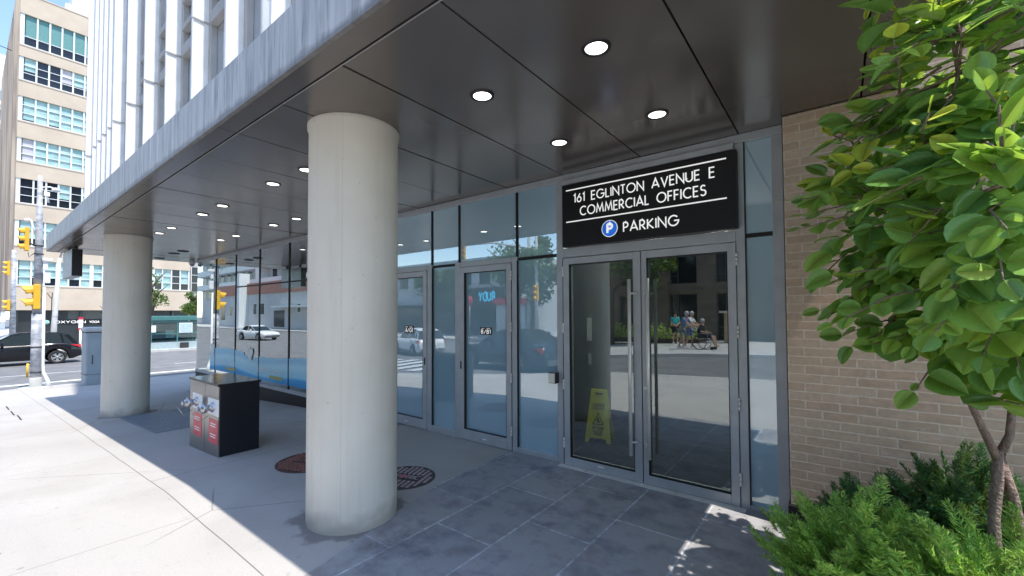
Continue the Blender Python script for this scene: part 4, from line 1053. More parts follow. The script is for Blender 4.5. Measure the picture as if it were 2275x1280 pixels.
b.tube([(PX, 1.45, 4.0), (PX, 1.36, 4.1), (PX, 1.34, 4.3)], .02, 6); b.tube([(PX, 1.46, 3.72), (PX, 1.36, 3.6), (PX, 1.34, 3.75)], .012, 6); b.build('bracket', M['sig_black'], t)
b = MB(QO); b.box(PX - .08, PX + .1, 1.69, 1.86, 2.75, 3.1); b.box(PX - .05, PX + .05, 1.68, 1.80, 3.2, 3.45); b.box(PX - .09, PX + .1, 1.66, 1.90, 3.5, 3.6); b.build('control_box', M['white'], t, bevel=.01)
b = MB(QO); b.tube([(PX, 1.62, 6.0), (PX, 1.80, 6.05), (PX, 1.95, 6.0)], .025, 6); b.lathe((PX, 1.95, 6.05), (0, 0, -1), [(0, .04), (.05, .11), (.12, .10), (.16, 0)], 12)
b.tube([(PX, 1.7, 5.9), (PX, 1.78, 5.5)], .03, 6); b.box(PX - .05, PX + .05, 1.66, 1.80, 5.72, 5.86); b.tube([(PX, 1.36, 4.85), (PX, 1.24, 4.80)], .06, 8); b.tube([(PX, 1.5, 4.35), (PX, 1.38, 4.85)], .025, 6)
b.build('camera', M['white'], t)
def signal(loc, rz, s, n, label, group='yellow traffic signals'):
    """head facing local -Y; n lamps high; scale s"""
    t = thing('traffic_signal', label, 'traffic light', loc, rz, group)
    cell = .30 * s; H = cell * n; w_ = .15 * s
    b = MB(); b.box(-w_, w_, 0, .12 * s, 0, H, bev=.015 * s); b.build('housing', M['yellow'], t)
    for k in range(n):
        zc = H - cell * (k + .5); r = .115 * s
        v = MB(); m = 12; ang = [R_(-25 + 230 * i / m) for i in range(m + 1)]
        for i in range(m):
            a0, a1 = ang[i], ang[i + 1]
            L0 = .20 * s * (.55 + .45 * math.sin(max(0, min(math.pi, a0)))); L1 = .20 * s * (.55 + .45 * math.sin(max(0, min(math.pi, a1))))
            P = lambda a, y, rr: (rr * math.cos(a), y, zc + rr * math.sin(a) - .06 * s * (0 if y > -.01 else .5))
            v.poly([P(a0, 0, r), P(a1, 0, r), P(a1, -L1, r), P(a0, -L0, r)])
        vo = v.build('visor', M['yellow'], t)
        so_ = vo.modifiers.new('thick', 'SOLIDIFY'); so_.thickness = .008
        v = MB(); v.lathe((0, .001, zc), (0, -1, 0), [(0, r * .92), (.02 * s, r * .7), (.03 * s, 0)], 14)
        v.build('lens', [M['red_lens'], M['amber_lens'], M['green_lens']][min(k if n > 2 else k * 2, 2)], t)
    return t
signal((PX, 1.47, 1.86), 0, 1.38, 2, 'lower yellow two-lamp pedestrian signal on the corner pole')
signal((PX + .02, 1.25, 3.80), 0, .86, 3, 'upper yellow three-lamp signal on the corner pole')
t = thing('signal_pole', 'slimmer signal pole at the left picture edge behind the black car', 'pole', (-38, 1.9, -.77)); Q2 = (-38, 1.9, -.77)
b = MB(Q2); b.tube([(-38, 1.88, -.77), (-38, 1.86, 5.5)], [.14, .10], 12); b.build('pole', M['pole_old'], t)
b = MB(Q2); b.tube([(-38, 1.85, 4.6), (-38, 1.78, 4.6)], .03, 6); b.build('bracket', M['dull_steel'], t)
signal((-37.9, 1.60, 3.98), 0, .93, 3, 'small distant yellow signal at the left edge, upper one')
signal((-37.9, 1.63, 1.95), 0, 1.03, 2, 'small distant yellow signal at the left edge, lower one')
# cabinet
t = thing('utility_cabinet', 'blue-grey curved-top utility cabinet on the kerb beside the farther column', 'cabinet', (-20.2, 2.85, -.74)); Q = (-20.2, 2.85, -.74)
b = MB(Q); b.box(-20.7, -19.9, 2.62, 3.35, -.80, 1.10, bev=.05); cb = b.build('body', M['cabinet'], t)
b = MB(Q); b.box(-20.74, -19.86, 2.58, 3.39, 1.08, 1.24, bev=.06); b.build('lid', pbr('cabinet_lid', (.45, .48, .50), .5), t)
b = MB(Q); b.box(-19.897, -19.885, 2.7, 3.28, -.35, .92); dd = b.build('door', M['cabinet'], t)
b = MB(Q); b.tube([(-19.87, 2.78, .0), (-19.85, 2.78, .05), (-19.85, 2.78, .25), (-19.87, 2.78, .3)], .012, 6); b.build('handle', M['sig_black'], dd)
b = MB(Q); b.box(-20.71, -19.893, 2.61, 3.36, -.36, -.345); b.box(-20.71, -19.893, 2.61, 3.36, 1.06, 1.078); b.build('seam', M['sig_black'], t)
# bollard, concrete pole, post, lamp
b = MB(); b.tube([(-26.5, 1.75, -.92), (-26.5, 1.75, -.35)], .035, 10); b.tube([(-26.5, 1.75, -.40), (-26.5, 1.85, -.40)], .02, 6)
one(b, 'lane_bollard', M['yellow'], 'small yellow lane bollard in front of the black car', 'bollard', (-26.5, 1.75, -.92))
b = MB(); b.tube([(-39, 3.62, -.77), (-39, 3.66, 1), (-39, 3.83, 5.3)], [.16, .14, .085], 14); b.lathe((-39, 3.69, 1.6), (0, 0, 1), [(0, .13), (0, .15), (.03, .15), (.03, .12)], 12)
b.tube([(-39, 3.83, 5.2), (-39, 4.3, 7.5), (-39, 4.6, 7.7)], [.05, .04, .03], 8)
one(b, 'utility_pole', M['pole_conc'], 'pale round concrete utility pole behind the black car', 'pole', (-39, 3.62, -.77))
b = MB(); b.tube([(-39.5, 3.55, -.77), (-39.5, 3.58, 2.7), (-39.5, 3.36, 3.05), (-39.5, 3.60, 3.1), (-39.5, 3.58, 2.7)], .025, 6)
one(b, 'street_lamp', M['sig_black'], 'thin dark lamp post with a triangular head left of the concrete pole', 'lamp', (-39.5, 3.55, -.77))
t = thing('stop_post', 'white post with a red banded transit marker beside the utility cabinet', 'sign', (-37, 4.62, -.77)); Q = (-37, 4.62, -.77)
b = MB(Q); b.tube([(-37, 4.62, -.77), (-37, 4.62, .75)], .06, 8); b.build('post', M['white'], t)
b = MB(Q); b.box(-37.03, -36.97, 4.52, 4.72, .85, 1.38); b.build('panel', M['white'], t)
b = MB(Q); b.box(-37.04, -36.96, 4.51, 4.73, 1.38, 1.52); b.box(-37.04, -36.96, 4.51, 4.73, .73, .85); b.build('band', M['red'], t)
# bus shelter
t = thing('bus_shelter', 'green and glass bus shelter across the road between the column and the glass corner', 'bus shelter', (-37.6, 9, -.77)); Q = (-37.6, 9, -.77)
b = MB(Q); b.box(-38.9, -37.4, 6.6, 11.2, 1.22, 1.56, bev=.04); b.build('roof', M['green_teal'], t)
b = MB(Q); b.box(-38.80, -38.78, 6.74, 10.96, -.7, 1.15); b.build('rear_shade_panel', pbr('shade_teal_panel', (.02, .055, .06), .3, c2=(.05, .11, .11), sc=1.5), t)  # opaque dark sheet puts the shelter's interior shade into the colour
b = MB(Q)
for y in (6.7, 8.2, 9.7, 11.0): b.box(-37.55, -37.47, y - .04, y + .04, -.77, 1.22); b.box(-38.85, -38.77, y - .04, y + .04, -.77, 1.22)
b.box(-37.54, -37.48, 6.7, 11, .28, .34); b.box(-37.54, -37.48, 6.7, 11, 1.1, 1.18); b.build('post', M['green_teal'], t)
b = MB(Q); b.box(-37.515, -37.505, 6.7, 11, -.3, 1.1); b.build('glass_wall', M['shelter_glass'], t)
b = MB(Q); b.box(-37.56, -37.46, 6.66, 11.04, -.77, -.3); b.build('base_panel', pbr('shelter_base', (.34, .42, .43), .6), t)
b = MB(Q); b.box(-37.46, -37.43, 9.78, 10.6, .34, 1.06); nb = b.build('notice_board', M['win_white'], t)
b = MB(Q); b.box(-37.425, -37.42, 9.84, 10.54, .40, 1.0); b.build('notice', pbr('notice', (.35, .48, .50), .6, c2=(.5, .6, .6), sc=9), nb)
b = MB(Q); b.box(-37.45, -37.42, 8.2, 8.45, .42, .9); b.build('poster', M['white'], t)
b = MB(Q); b.box(-38.0, -37.95, 9.15, 9.62, 0, .54); b.build('poster', M['white'], t)
b = MB(Q); b.box(-37.42, -37.3, 9.85, 10.35, -.75, -.36); b.build('bin_box', M['sig_black'], t)
b = MB(Q); b.box(-38.6, -38.2, 7.2, 9.6, -.35, -.28); b.box(-38.5, -38.3, 7.4, 7.5, -.77, -.35); b.box(-38.5, -38.3, 9.3, 9.4, -.77, -.35); b.build('bench', M['plastic'], t)

# ================================================================== VEHICLES
def make_car(name, label, paint, prof, roof, loc, rz, W=.92, wheels=(-1.36, 1.33), wr=.35, cat='car', group=None):
    """length along local Y (front at -Y). prof: [(y, z_top_of_lower_body)], roof: [(y,z)] glasshouse outline"""
    t = thing(name, label, cat, loc, rz, group)
    y0, y1 = prof[0][0], prof[-1][0]; N_ = 64
    def ip(P, y):
        for (a, za), (c, zc) in zip(P, P[1:]):
            if a <= y <= c: return za + (zc - za) * (y - a) / (c - a)
        return P[0][1] if y < P[0][0] else P[-1][1]
    bm = bmesh.new(); rows = []
    for i in range(N_ + 1):
        y = y0 + (y1 - y0) * i / N_; zt = ip(prof, y); zb = .24
        for wy in wheels:
            d = abs(y - wy); R2 = wr + .07
            if d < R2: zb = max(zb, wr + math.sqrt(R2 * R2 - d * d) * .98)
        e = min(y - y0, y1 - y); k = 1 - .16 * max(0, 1 - e / .55) ** 2
        zb = min(zb + .14 * max(0, 1 - e / .35), zt - .08); hw = W * k
        sec = [(hw * .90, zb), (hw * .99, zb + (zt - zb) * .25), (hw, zb + (zt - zb) * .6), (hw * .965, zb + (zt - zb) * .93), (hw * .86, zt), (0, zt + .03)]
        rows.append([bm.verts.new((x, y, z)) for x, z in sec] + [bm.verts.new((-x, y, z)) for x, z in sec[-2::-1]])
    for a, c in zip(rows, rows[1:]):
        for j in range(len(a) - 1): bm.faces.new((a[j], a[j + 1], c[j + 1], c[j])).smooth = True
        bm.faces.new((a[-1], a[0], c[0], c[-1]))
    bm.faces.new(rows[0][::-1]); bm.faces.new(rows[-1])
    bmesh.ops.recalc_face_normals(bm, faces=bm.faces)
    me = bpy.data.meshes.new('body'); bm.to_mesh(me); bm.free(); me.materials.append(paint)
    o = bpy.data.objects.new('body', me); COL.objects.link(o); o.parent = t
    # glasshouse
    def house(shrink, z_in, name, mat, par, top_only=False):
        g = MB(); L = []
        for y, z in roof:
            zb_ = ip(prof, y) - .02; f = (z - zb_) / .6; hw = W * (.90 - .20 * f) - shrink
            L.append([(hw0, y, zz) for hw0, zz in ((W * .90 - shrink, zb_), (hw, max(z - z_in, zb_)))])
        for a, c in zip(L, L[1:]):
            if not top_only:
                for s in (-1, 1): g.poly([(s * a[0][0], a[0][1], a[0][2]), (s * c[0][0], c[0][1], c[0][2]), (s * c[1][0], c[1][1], c[1][2]), (s * a[1][0], a[1][1], a[1][2])])
            g.poly([(-a[1][0], a[1][1], a[1][2]), (a[1][0], a[1][1], a[1][2]), (c[1][0], c[1][1], c[1][2]), (-c[1][0], c[1][1], c[1][2])])
        return g.build(name, mat, par)
    house(0, 0, 'windows', M['car_glass'], t)
    top = [p for p in roof if p[1] > max(z for _, z in roof) - .14]
    g = MB()
    for (ya, za), (yc, zc) in zip(top, top[1:]):
        for zz in (0,):
            ha = W * (.90 - .20 * (za - ip(prof, ya)) / .6) + .012; hc = W * (.90 - .20 * (zc - ip(prof, yc)) / .6) + .012
            g.prism([(-ha, ya, za - .03), (-ha * .9, ya, za + .025), (ha * .9, ya, za + .025), (ha, ya, za - .03)], (0, yc - ya, zc - za))
    g.build('roof', paint, t)
    # pillars
    g = MB()
    def pillar(ya, za, yb, zb_, wd):
        for s in (-1, 1):
            xa = s * (W * .90 + .004); xb = s * (W * (.90 - .20 * (zb_ - ip(prof, yb)) / .6) + .006)
            g.prism([(xa, ya - wd / 2, za), (xa, ya + wd / 2, za), (xb, yb + wd / 2, zb_), (xb, yb - wd / 2, zb_)], (s * .008, 0, 0))
    ys = [p[0] for p in roof]; zr = max(z for _, z in roof)
    pillar(ys[0] + .06, ip(prof, ys[0]), top[0][0] + .02, top[0][1] - .02, .07)
    mid = (top[0][0] + top[-1][0]) / 2 - .1; pillar(mid, ip(prof, mid), mid + .02, zr - .04, .07); pillar(mid + .95, ip(prof, mid + .95), mid + .85, zr - .06, .08)
    pillar(ys[-1] - .10, ip(prof, ys[-1]), top[-1][0] - .06, top[-1][1] - .03, .16)
    g.build('pillar', paint, t)
    for s in (-1, 1):
        for wy in wheels:
            g = MB(); g.lathe((s * (W - .20), wy, wr), (s, 0, 0), [(0, wr - .03), (.02, wr), (.19, wr), (.215, wr - .03), (.215, wr * .68), (.19, wr * .66)], 32); wh = g.build('wheel', M['tyre'], t)
            g = MB(); g.lathe((s * (W - .20), wy, wr), (s, 0, 0), [(.18, wr * .66), (.205, wr * .66), (.205, wr * .60), (.17, wr * .58)], 32)
            for k in range(10):
                a = k * math.pi / 5 + (.12 if k % 2 else -.12); c, s_ = math.cos(a), math.sin(a); n_ = Vector((0, -s_, c)) * .022
                p0 = Vector((s * (W + .003), wy + c * .04, wr + s_ * .04)); p1 = Vector((s * (W + .0), wy + c * wr * .60, wr + s_ * wr * .60))
                g.prism([p0 - n_, p0 + n_, p1 + n_ * 1.3, p1 - n_ * 1.3], (-s * .015, 0, 0))
            g.lathe((s * (W + .004), wy, wr), (s, 0, 0), [(-.02, .06), (.004, .06), (.006, 0)], 16); g.build('rim', M['frame_light'], wh)
            g = MB(); g.lathe((s * (W - .22), wy, wr), (s, 0, 0), [(.16, 0), (.16, wr * .62)], 20); g.build('brake_disc', M['sig_black'], wh)
        ym = ys[0] + .55; g = MB(); g.box(min(s * (W - .03), s * (W + .17)), max(s * (W - .03), s * (W + .17)), ym - .05, ym + .05, ip(prof, ym) + .01, ip(prof, ym) + .16, bev=.02); g.build('mirror', paint, t)
        g = MB(); zt = ip(prof, y1 - .15) ; g.prism([(s * (W * .93), y1 - .05, zt - .20), (s * (W * .93), y1 - .48, zt - .04), (s * (W * .93), y1 - .30, zt - .03), (s * (W * .90), y1 - .03, zt - .06)], (s * .055, -.0, 0)); g.build('tail_light', M['tail_red'], t)
        g = MB(); zt = ip(prof, y0 + .25); g.prism([(s * (W * .84), y0 + .04, zt - .24), (s * (W * .95), y0 + .55, zt - .10), (s * (W * .9), y0 + .5, zt - .02), (s * (W * .8), y0 + .05, zt - .10)], (s * .04, 0, 0)); g.build('headlight', M['white'], t)
        for yh in (mid - .35, mid + .62): g = MB(); g.box(min(s * W, s * (W + .03)), max(s * W, s * (W + .03)), yh, yh + .16, ip(prof, yh) - .15, ip(prof, yh) - .12); g.build('door_handle', paint, t)
    g = MB(); [g.box(-W * .985 - .012, -W * .985 + .003, wheels[0] + wr + .12, wheels[1] - wr - .12, .24, .36) or g.box(W * .985 - .003, W * .985 + .012, wheels[0] + wr + .12, wheels[1] - wr - .12, .24, .36)]
    g.box(-W * .80, W * .80, y1 - .08, y1 + .03, .34, .52); g.box(-W * .80, W * .80, y0 - .03, y0 + .08, .30, .50); g.build('trim', M['plastic'], t)
    g = MB(); g.box(-.26, .26, y1 + .012, y1 + .035, .66, .78); g.build('licence_plate', M['white'], t)
    return t
suv = [(-2.25, .66), (-2.15, .82), (-1.9, .93), (-1.2, 1.02), (-.8, 1.05), (.2, 1.07), (1.2, 1.12), (2.0, 1.10), (2.2, .98), (2.27, .80)]
suvr = [(-1.15, 1.04), (-.35, 1.56), (.0, 1.64), (.7, 1.67), (1.35, 1.63), (1.75, 1.54), (2.12, 1.16)]
sed = [(-2.35, .58), (-2.25, .72), (-1.9, .80), (-1.1, .90), (-.6, .94), (.8, .98), (1.6, 1.02), (2.2, .98), (2.38, .85), (2.42, .62)]
sedr = [(-.95, .92), (-.15, 1.34), (.1, 1.42), (.6, 1.44), (1.0, 1.40), (1.75, 1.03)]
make_car('parked_suv', 'black SUV waiting on the road across from the corner, tail toward the column', M['car_black'], suv, suvr, (-33.5, 1.88, -.92), 0)
make_car('parked_sedan', 'dark sedan on the side street, seen reflected in the blue panes', M['car_dark'], sed, sedr, (-9.6, -4.4, zg(-9.6) - .155), R_(-80))
make_car('white_suv', 'white SUV on the side street, seen reflected in the door with the A plate', M['car_white'], suv, suvr, (-21.0, -9.6, -.92), R_(-72))
make_car('white_sedan', 'white sedan across the intersection, reflected in the lobby glass', M['car_white'], sed, sedr, (-46, -10.2, -.92), R_(80))

# ================================================================== FAR CREAM BUILDING
BX = -50
t = thing('cream_building', 'cream office block with white ribbon windows across the road', 'building', (-60, 8, -.8)); CO = (-60, 8, -.8)
flo = [(23.0, 25.5), (20.2, 22.05), (16.95, 18.9), (13.75, 15.6), (10.45, 12.4), (7.1, 9.1), (4.0, 5.95)]
ya, yb = 2.42, 13.9
b = MB(CO); zs = [2.05] + [z for f in reversed(flo) for z in f] + [27.2]
for i in range(0, len(zs), 2): b.box(BX - .3, BX, ya, yb, zs[i], zs[i + 1])
b.box(BX - 20, BX - .32, ya + .3, yb, 2.05, 27.1)
for i in range(0, len(zs), 2): b.box(BX - .02, BX + .035, ya, yb + .02, zs[i + 1] - .09, zs[i + 1] - .005)
wl = b.build('wall', M['cream'], t)
b = MB(CO); b.box(BX - 20, BX - .31, ya - .05, ya + .25, 2.05, 27.15)
for i in range(24): b.box(BX - 20 + i * .83, BX - 19.7 + i * .83, ya - .22, ya - .05, 2.05, 27.0)
b.build('side_wall', M['cream_side'], t, label='ribbed streaky side wall of the cream building')
b = MB(CO); b.box(BX - 14, BX - 3, 5.6, yb, 27.2, 30.5); b.box(BX - 2.9, BX - 1.2, 5.0, yb, 27.2, 28.3); b.build('penthouse', M['balcony'], t)
b = MB(CO); b.box(BX - 6, BX - 2.2, ya + 2.0, yb, -.8, 2.049); b.build('shop_recess', M['shop_dark'], t)
b = MB(CO)
for y in (2.6, 4.0, 6.2, 7.7, 10.0, 12.5): b.box(BX - .35, BX - .1, y, y + .16, -.8, 2.05)
b.box(BX - .45, BX - .38, ya + .1, yb, -.8, 2.05); b.build('shopfront', M['shop_dark'], t)
b = MB(CO)
for y0, y1 in ((5.5, 7.6), (7.9, 9.8)): b.box(BX - .375, BX - .36, y0, y1, 1.3, 2.0)
b.build('shop_window', pbr('dusky_glass', (.10, .11, .11), .2), t)
random.seed(5)
for fi, (z0, z1) in enumerate(flo):
    fb = MB(CO); n = 16; wy = (yb - ya - .35) / n; ys_ = [ya + .25 + wy * i for i in range(n + 1)]
    fb.box(BX - .16, BX - .06, ya + .02, ya + .25, z0, z1)
    for i, y in enumerate(ys_[1:], 1): fb.box(BX - .16, BX - .05, y - (.05 if i % 6 else .12), y + (.05 if i % 6 else .12), z0, z1)
    nb_ = 1 if fi == 0 else 2
    for k in range(1, nb_ + 1):
        z = z0 + (z1 - z0) * k / (nb_ + 1) if fi else z0 + .75; fb.box(BX - .15, BX - .08, ya + .25, yb, z - .022, z + .022)
    fb.box(BX - .15, BX + .03, ya + .02, yb, z0 - .03, z0 + .04)
    wn = fb.build('window', M['win_white'], t)
    g = MB(CO); g.box(BX - .2, BX - .165, ya + .2, yb, z0 + .02, z1); g.build('pane', M['win_dark'], wn)
    for i in range(n):
        q = (.05, .25, .45, .3, .82, .35, .3)[fi] if True else 0
        if fi == 4: dr = random.random() < .12
        else: dr = random.random() < .92
        if not dr: continue
        hh = (z1 - z0) * {0: .68, 1: random.choice((.45, .55, .6, 1)), 2: random.choice((.9, 1, 1)), 3: 1, 4: .6, 5: random.choice((1, 1, .7)), 6: random.choice((.62, .66, .7, 1))}[fi]
        bmt = M['blind_teal'] if fi == 0 else (M['blind_pale'] if random.random() < .14 else M['blind'])
        g = MB(CO); g.box(BX - .163, BX - .162 + .001 * (i % 2), ys_[i] + .06, ys_[i + 1] - .06, z1 - hh, z1 - .01); g.build('blind', bmt, wn)
t = thing('shop_sign', 'OXYGEN YOGA lettering on the black shopfront of the cream building', 'sign', (BX - .3, 6, 1)); SOx = (BX - .3, 6, 1)
b = MB(SOx); b.box(BX - .36, BX - .34, 3.9, 8.2, .9, 1.26); b.build('panel', M['sign_black'], t)
b = MB(SOx); lettering(b, 'OXYGEN', (BX - .335, 4.72, .98), (0, 1, 0), (0, 0, 1), (1, 0, 0), .20, 1.85, .15, .22)
lettering(b, 'YOGA', (BX - .335, 6.82, .98), (0, 1, 0), (0, 0, 1), (1, 0, 0), .17, .62, .15, .22); b.build('lettering', M['white_letter'], t)
b = MB(SOx); b.lathe((BX - .335, 4.3, 1.08), (1, 0, 0), [(0, .17), (.01, .16), (.01, 0)], 16); b.build('leaf_emblem', pbr('mint', (.3, .55, .48), .6), t)
# distant white apartment
t = thing('distant_tower', 'distant white apartment tower at the left picture edge', 'building', (-118, 1, -.9)); Q = (-118, 1, -.9)
b = MB(Q); b.box(-126, -110, -10, 4.6, -.9, 41.5); b.box(-126, -112, 3.0, 4.5, 41.5, 46.5); b.build('wall', M['balcony'], t)
for k in range(12):
    f = MB(Q)
    for i in range(9): f.box(-110.0, -109.9, -9.5 + i * 1.6, -8.7 + i * 1.6, 1.5 + k * 3.3, 3.2 + k * 3.3)
    f.build('window', pbr('tower_glass', (.25, .30, .36), .2) if k == 0 else bpy.data.materials['tower_glass'], t)
b = MB(Q); [b.box(-109.88, -109.2, -10, 4.6, .6 + k * 3.3, 1.0 + k * 3.3) for k in range(12)]; b.build('balcony', M['balcony'], t)
b = MB(); b.tube([(-54, 2.6, 23.8), (-54, .6, 24.1)], .03, 5)
for k in range(4): b.tube([(-54, 1.9 - .4 * k, 23.9 + .07 * k + .0), (-53.4, 1.8 - .4 * k, 23.7 + .07 * k)], .02, 4)
one(b, 'antenna', M['sig_black'], 'thin dark rooftop antenna sticking out from the cream building side', 'antenna', (-54, 1.6, 24))
# block north of the cream building seen past its corner
t = thing('dark_annex', 'dark building edge between the cream block and the glass corner', 'building', (-56, 17, -.8)); Q = (-56, 17, -.8)
b = MB(Q); b.box(-66, -51, 14.0, 24, -.8, 9); b.build('wall', M['joint_grey'], t)
b = MB(Q); b.box(-51.0, -50.9, 14.2, 23.5, 4.0, 6.4); b.box(-51.0, -50.9, 14.2, 23.5, -.7, 3.1); pn = b.build('window', M['win_dark'], t)
b = MB(Q); [b.box(-50.9, -50.85, 14.2 + .9 * i, 14.26 + .9 * i, 4.0, 6.4) for i in range(10)]; b.box(-50.9, -50.86, 14.2, 23.5, 4.8, 4.84); b.box(-50.9, -50.86, 14.2, 23.5, 5.6, 5.64); b.build('mullion', M['win_white'], pn)

# ================================================================== ACROSS THE SIDE STREET (reflected in the glass)
t = thing('stone_building', 'brown stone building across the side street, reflected in the entrance doors', 'building', (0, -24, 0)); Q = (0, -24, 0)
ops = []
cols = [(-14.8, -13.2), (-12.0, -10.2), (-8.6, -6.9), (-5.8, -4.2), (-2.4, -.6), (1.2, 3.0), (5, 7), (9.5, 11.5)]
b = MB(Q)
xs_ = [-16.5] + [v for c in cols for v in c] + [15]
for i in range(0, len(xs_), 2): b.box(xs_[i], xs_[i + 1], -20.6, -20, 0, 16)
for x0, x1 in cols:
    for z0, z1 in ((2.85, 3.5), (5.45, 7.0), (9.0, 10.4), (12.4, 16)): b.box(x0, x1, -20.6, -20, z0, z1)
b.box(-16.5, 15, -20.0, -19.94, 2.98, 3.08); b.box(-16.5, 15, -20.05, -19.9, 15.8, 16.1)
b.build('wall', M['brown_stone'], t)
for x0, x1 in cols:
    for z0, z1 in ((.25, 2.85), (3.5, 5.45), (7, 9), (10.4, 12.4)):
        f = MB(Q); xm = x0 + (x1 - x0) * .28
        f.box(x0, x1, -20.36, -20.3, z0, z0 + .06); f.box(x0, x1, -20.36, -20.3, z1 - .06, z1); f.box(x0, x0 + .05, -20.36, -20.3, z0 + .06, z1 - .06); f.box(x1 - .05, x1, -20.36, -20.3, z0 + .06, z1 - .06)
        f.box(xm, xm + .05, -20.36, -20.3, z0 + .06, z1 - .06); f.box(x0 + .05, xm, -20.355, -20.31, z0 + .5, z0 + .55)
        wf = f.build('window', pbr('bronze_frame', (.10, .09, .08), .5) if 'bronze_frame' not in bpy.data.materials else bpy.data.materials['bronze_frame'], t)
        g = MB(Q); g.box(x0, x1, -20.42, -20.38, z0, z1); g.build('pane', M['win_dark'], wf)
b = MB(Q); b.box(-16.4, 14.9, -30, -20.65, 0, 15.5); b.build('core', M['dark_wall'], t)
t = thing('gate_pier', 'tan pier with a flat pale cap beside the wheelchair, reflected', 'pier', (-4.4, -17.5, 0)); Q = (-4.4, -17.5, 0)
b = MB(Q); b.box(-4.85, -4.0, -17.9, -17.1, 0, 1.62); b.build('shaft', pbr('tan_pier', (.40, .30, .17), .8), t)
b = MB(Q); b.box(-5.05, -3.8, -18.1, -16.9, 1.62, 1.74); b.build('cap', pbr('pier_cap', (.62, .56, .42), .7), t)
# dark corner shop with RUDY sign
t = thing('corner_shop', 'dark corner restaurant with a cyan sign, reflected in the single door', 'building', (-33, -29, -.8)); Q = (-33, -29, -.8)
b = MB(Q); b.box(-46, -24, -34, -25.2, -.8, 7.5); b.build('wall', M['grey_block'], t)
b = MB(Q); b.box(-45.5, -24.5, -25.18, -25.1, -.6, 2.3); b.build('window', M['win_dark'], t)
b = MB(Q); b.box(-45.8, -24.2, -25.1, -24.6, 2.3, 2.6); b.build('canopy', M['sig_black'], t)
b = MB(Q); b.box(-31.2, -26.2, -25.15, -25.05, 2.62, 4.3); sp_ = b.build('sign_panel', M['shop_dark'], t)
b = MB(Q); lettering(b, 'RUDY', (-27.3, -25.04, 2.95), (-1, 0, 0), (0, 0, 1), (0, 1, 0), .85, 2.1, .2, .25); b.build('lettering', M['cyan_letter'], sp_)
b = MB(Q)
for k in range(8): b.box(-45 + 2.6 * k, -43.6 + 2.6 * k, -25.19, -25.12, 4.7, 6.6)
b.build('upper_window', M['win_dark'], t)
t = thing('red_stop_sign', 'red rounded street sign on a pole beside the corner shop, reflected', 'sign', (-27, -21, -.77)); Q = (-27, -21, -.77)
b = MB(Q); b.tube([(-27, -21, -.77), (-27, -21, 3)], .05, 8); b.build('post', M['dull_steel'], t)
b = MB(Q); b.lathe((-27, -20.93, 2.8), (0, 1, 0), [(0, .5), (.03, .5), (.03, 0)], 8); b.build('panel', M['red'], t)
t = thing('red_kiosk', 'low kiosk with a red fascia across the street, reflected', 'kiosk', (-21.5, -20, -.6)); Q = (-21.5, -20, -.6)
b = MB(Q); b.box(-23, -20, -22, -20, -.9, 2.4); b.build('wall', M['grey_block'], t)
b = MB(Q); b.box(-23.2, -19.8, -22.2, -19.8, 2.4, 2.9); b.build('fascia', M['red'], t)
# reflected apartment block with white balconies
t = thing('balcony_block', 'pale apartment block with long white balconies, reflected in the lobby glass', 'building', (-100, -35, -.9)); Q = (-100, -35, -.9)
b = MB(Q); b.box(-135, -72, -46, -32, -.9, 34); b.build('wall', M['grey_block'], t)
b = MB(Q); [b.box(-135, -72, -32, -30, z, z + 1.3) for z in (7.8, 11.3, 14.8, 18.3, 21.8, 25.3, 28.8)]; b.box(-96, -94.6, -32, -29.8, -.9, 34); b.build('balcony', M['balcony'], t)
b = MB(Q)
for z in (5.8, 9.4, 12.9, 16.4, 19.9, 23.4):
    for k in range(15): b.box(-134 + k * 4.1, -132 + k * 4.1, -32, -31.95, z, z + 1.8)
b.build('window', M['win_dark'], t)
t = thing('brick_shop', 'low shop with a terracotta band above grey walls, reflected in the lobby glass', 'building', (-75, -28, -.9)); Q = (-75, -28, -.9)
b = MB(Q); b.box(-100, -52, -30, -24, -.9, 5.2); b.build('wall', M['grey_block'], t)
b = MB(Q); b.box(-100.1, -51.9, -30.1, -23.8, 5.2, 7.2); b.build('band', M['terracotta'], t)
random.seed(9)
for k, (x, w_, z0, z1) in enumerate(((-97, 2, .4, 3.6), (-93, 1.2, 1.2, 3.2), (-89, 3.5, -.5, 2.6), (-82, 1.4, 1.5, 3.6), (-79, 1.4, 1.5, 3.6), (-74, 4, -.6, 2.4), (-66, 1.2, 1.8, 3.4), (-62, 2.6, -.6, 2.2), (-56, 1.5, 1.4, 3.4))):
    b = MB(Q); b.box(x, x + w_, -24, -23.93, z0, z1); wn = b.build('window', M['win_white'], t)
    b = MB(Q); b.box(x + .12, x + w_ - .12, -23.93, -23.90, z0 + .12, z1 - .12); b.build('pane', M['win_dark'], wn)
b = MB(Q); b.box(-86, -84.5, -24.2, -22.5, -.9, 9); b.build('light_shaft', M['balcony'], t)
b = MB(Q); b.box(-72, -52, -23.98, -22.6, 2.7, 3.0); b.build('awning', M['balcony'], t)
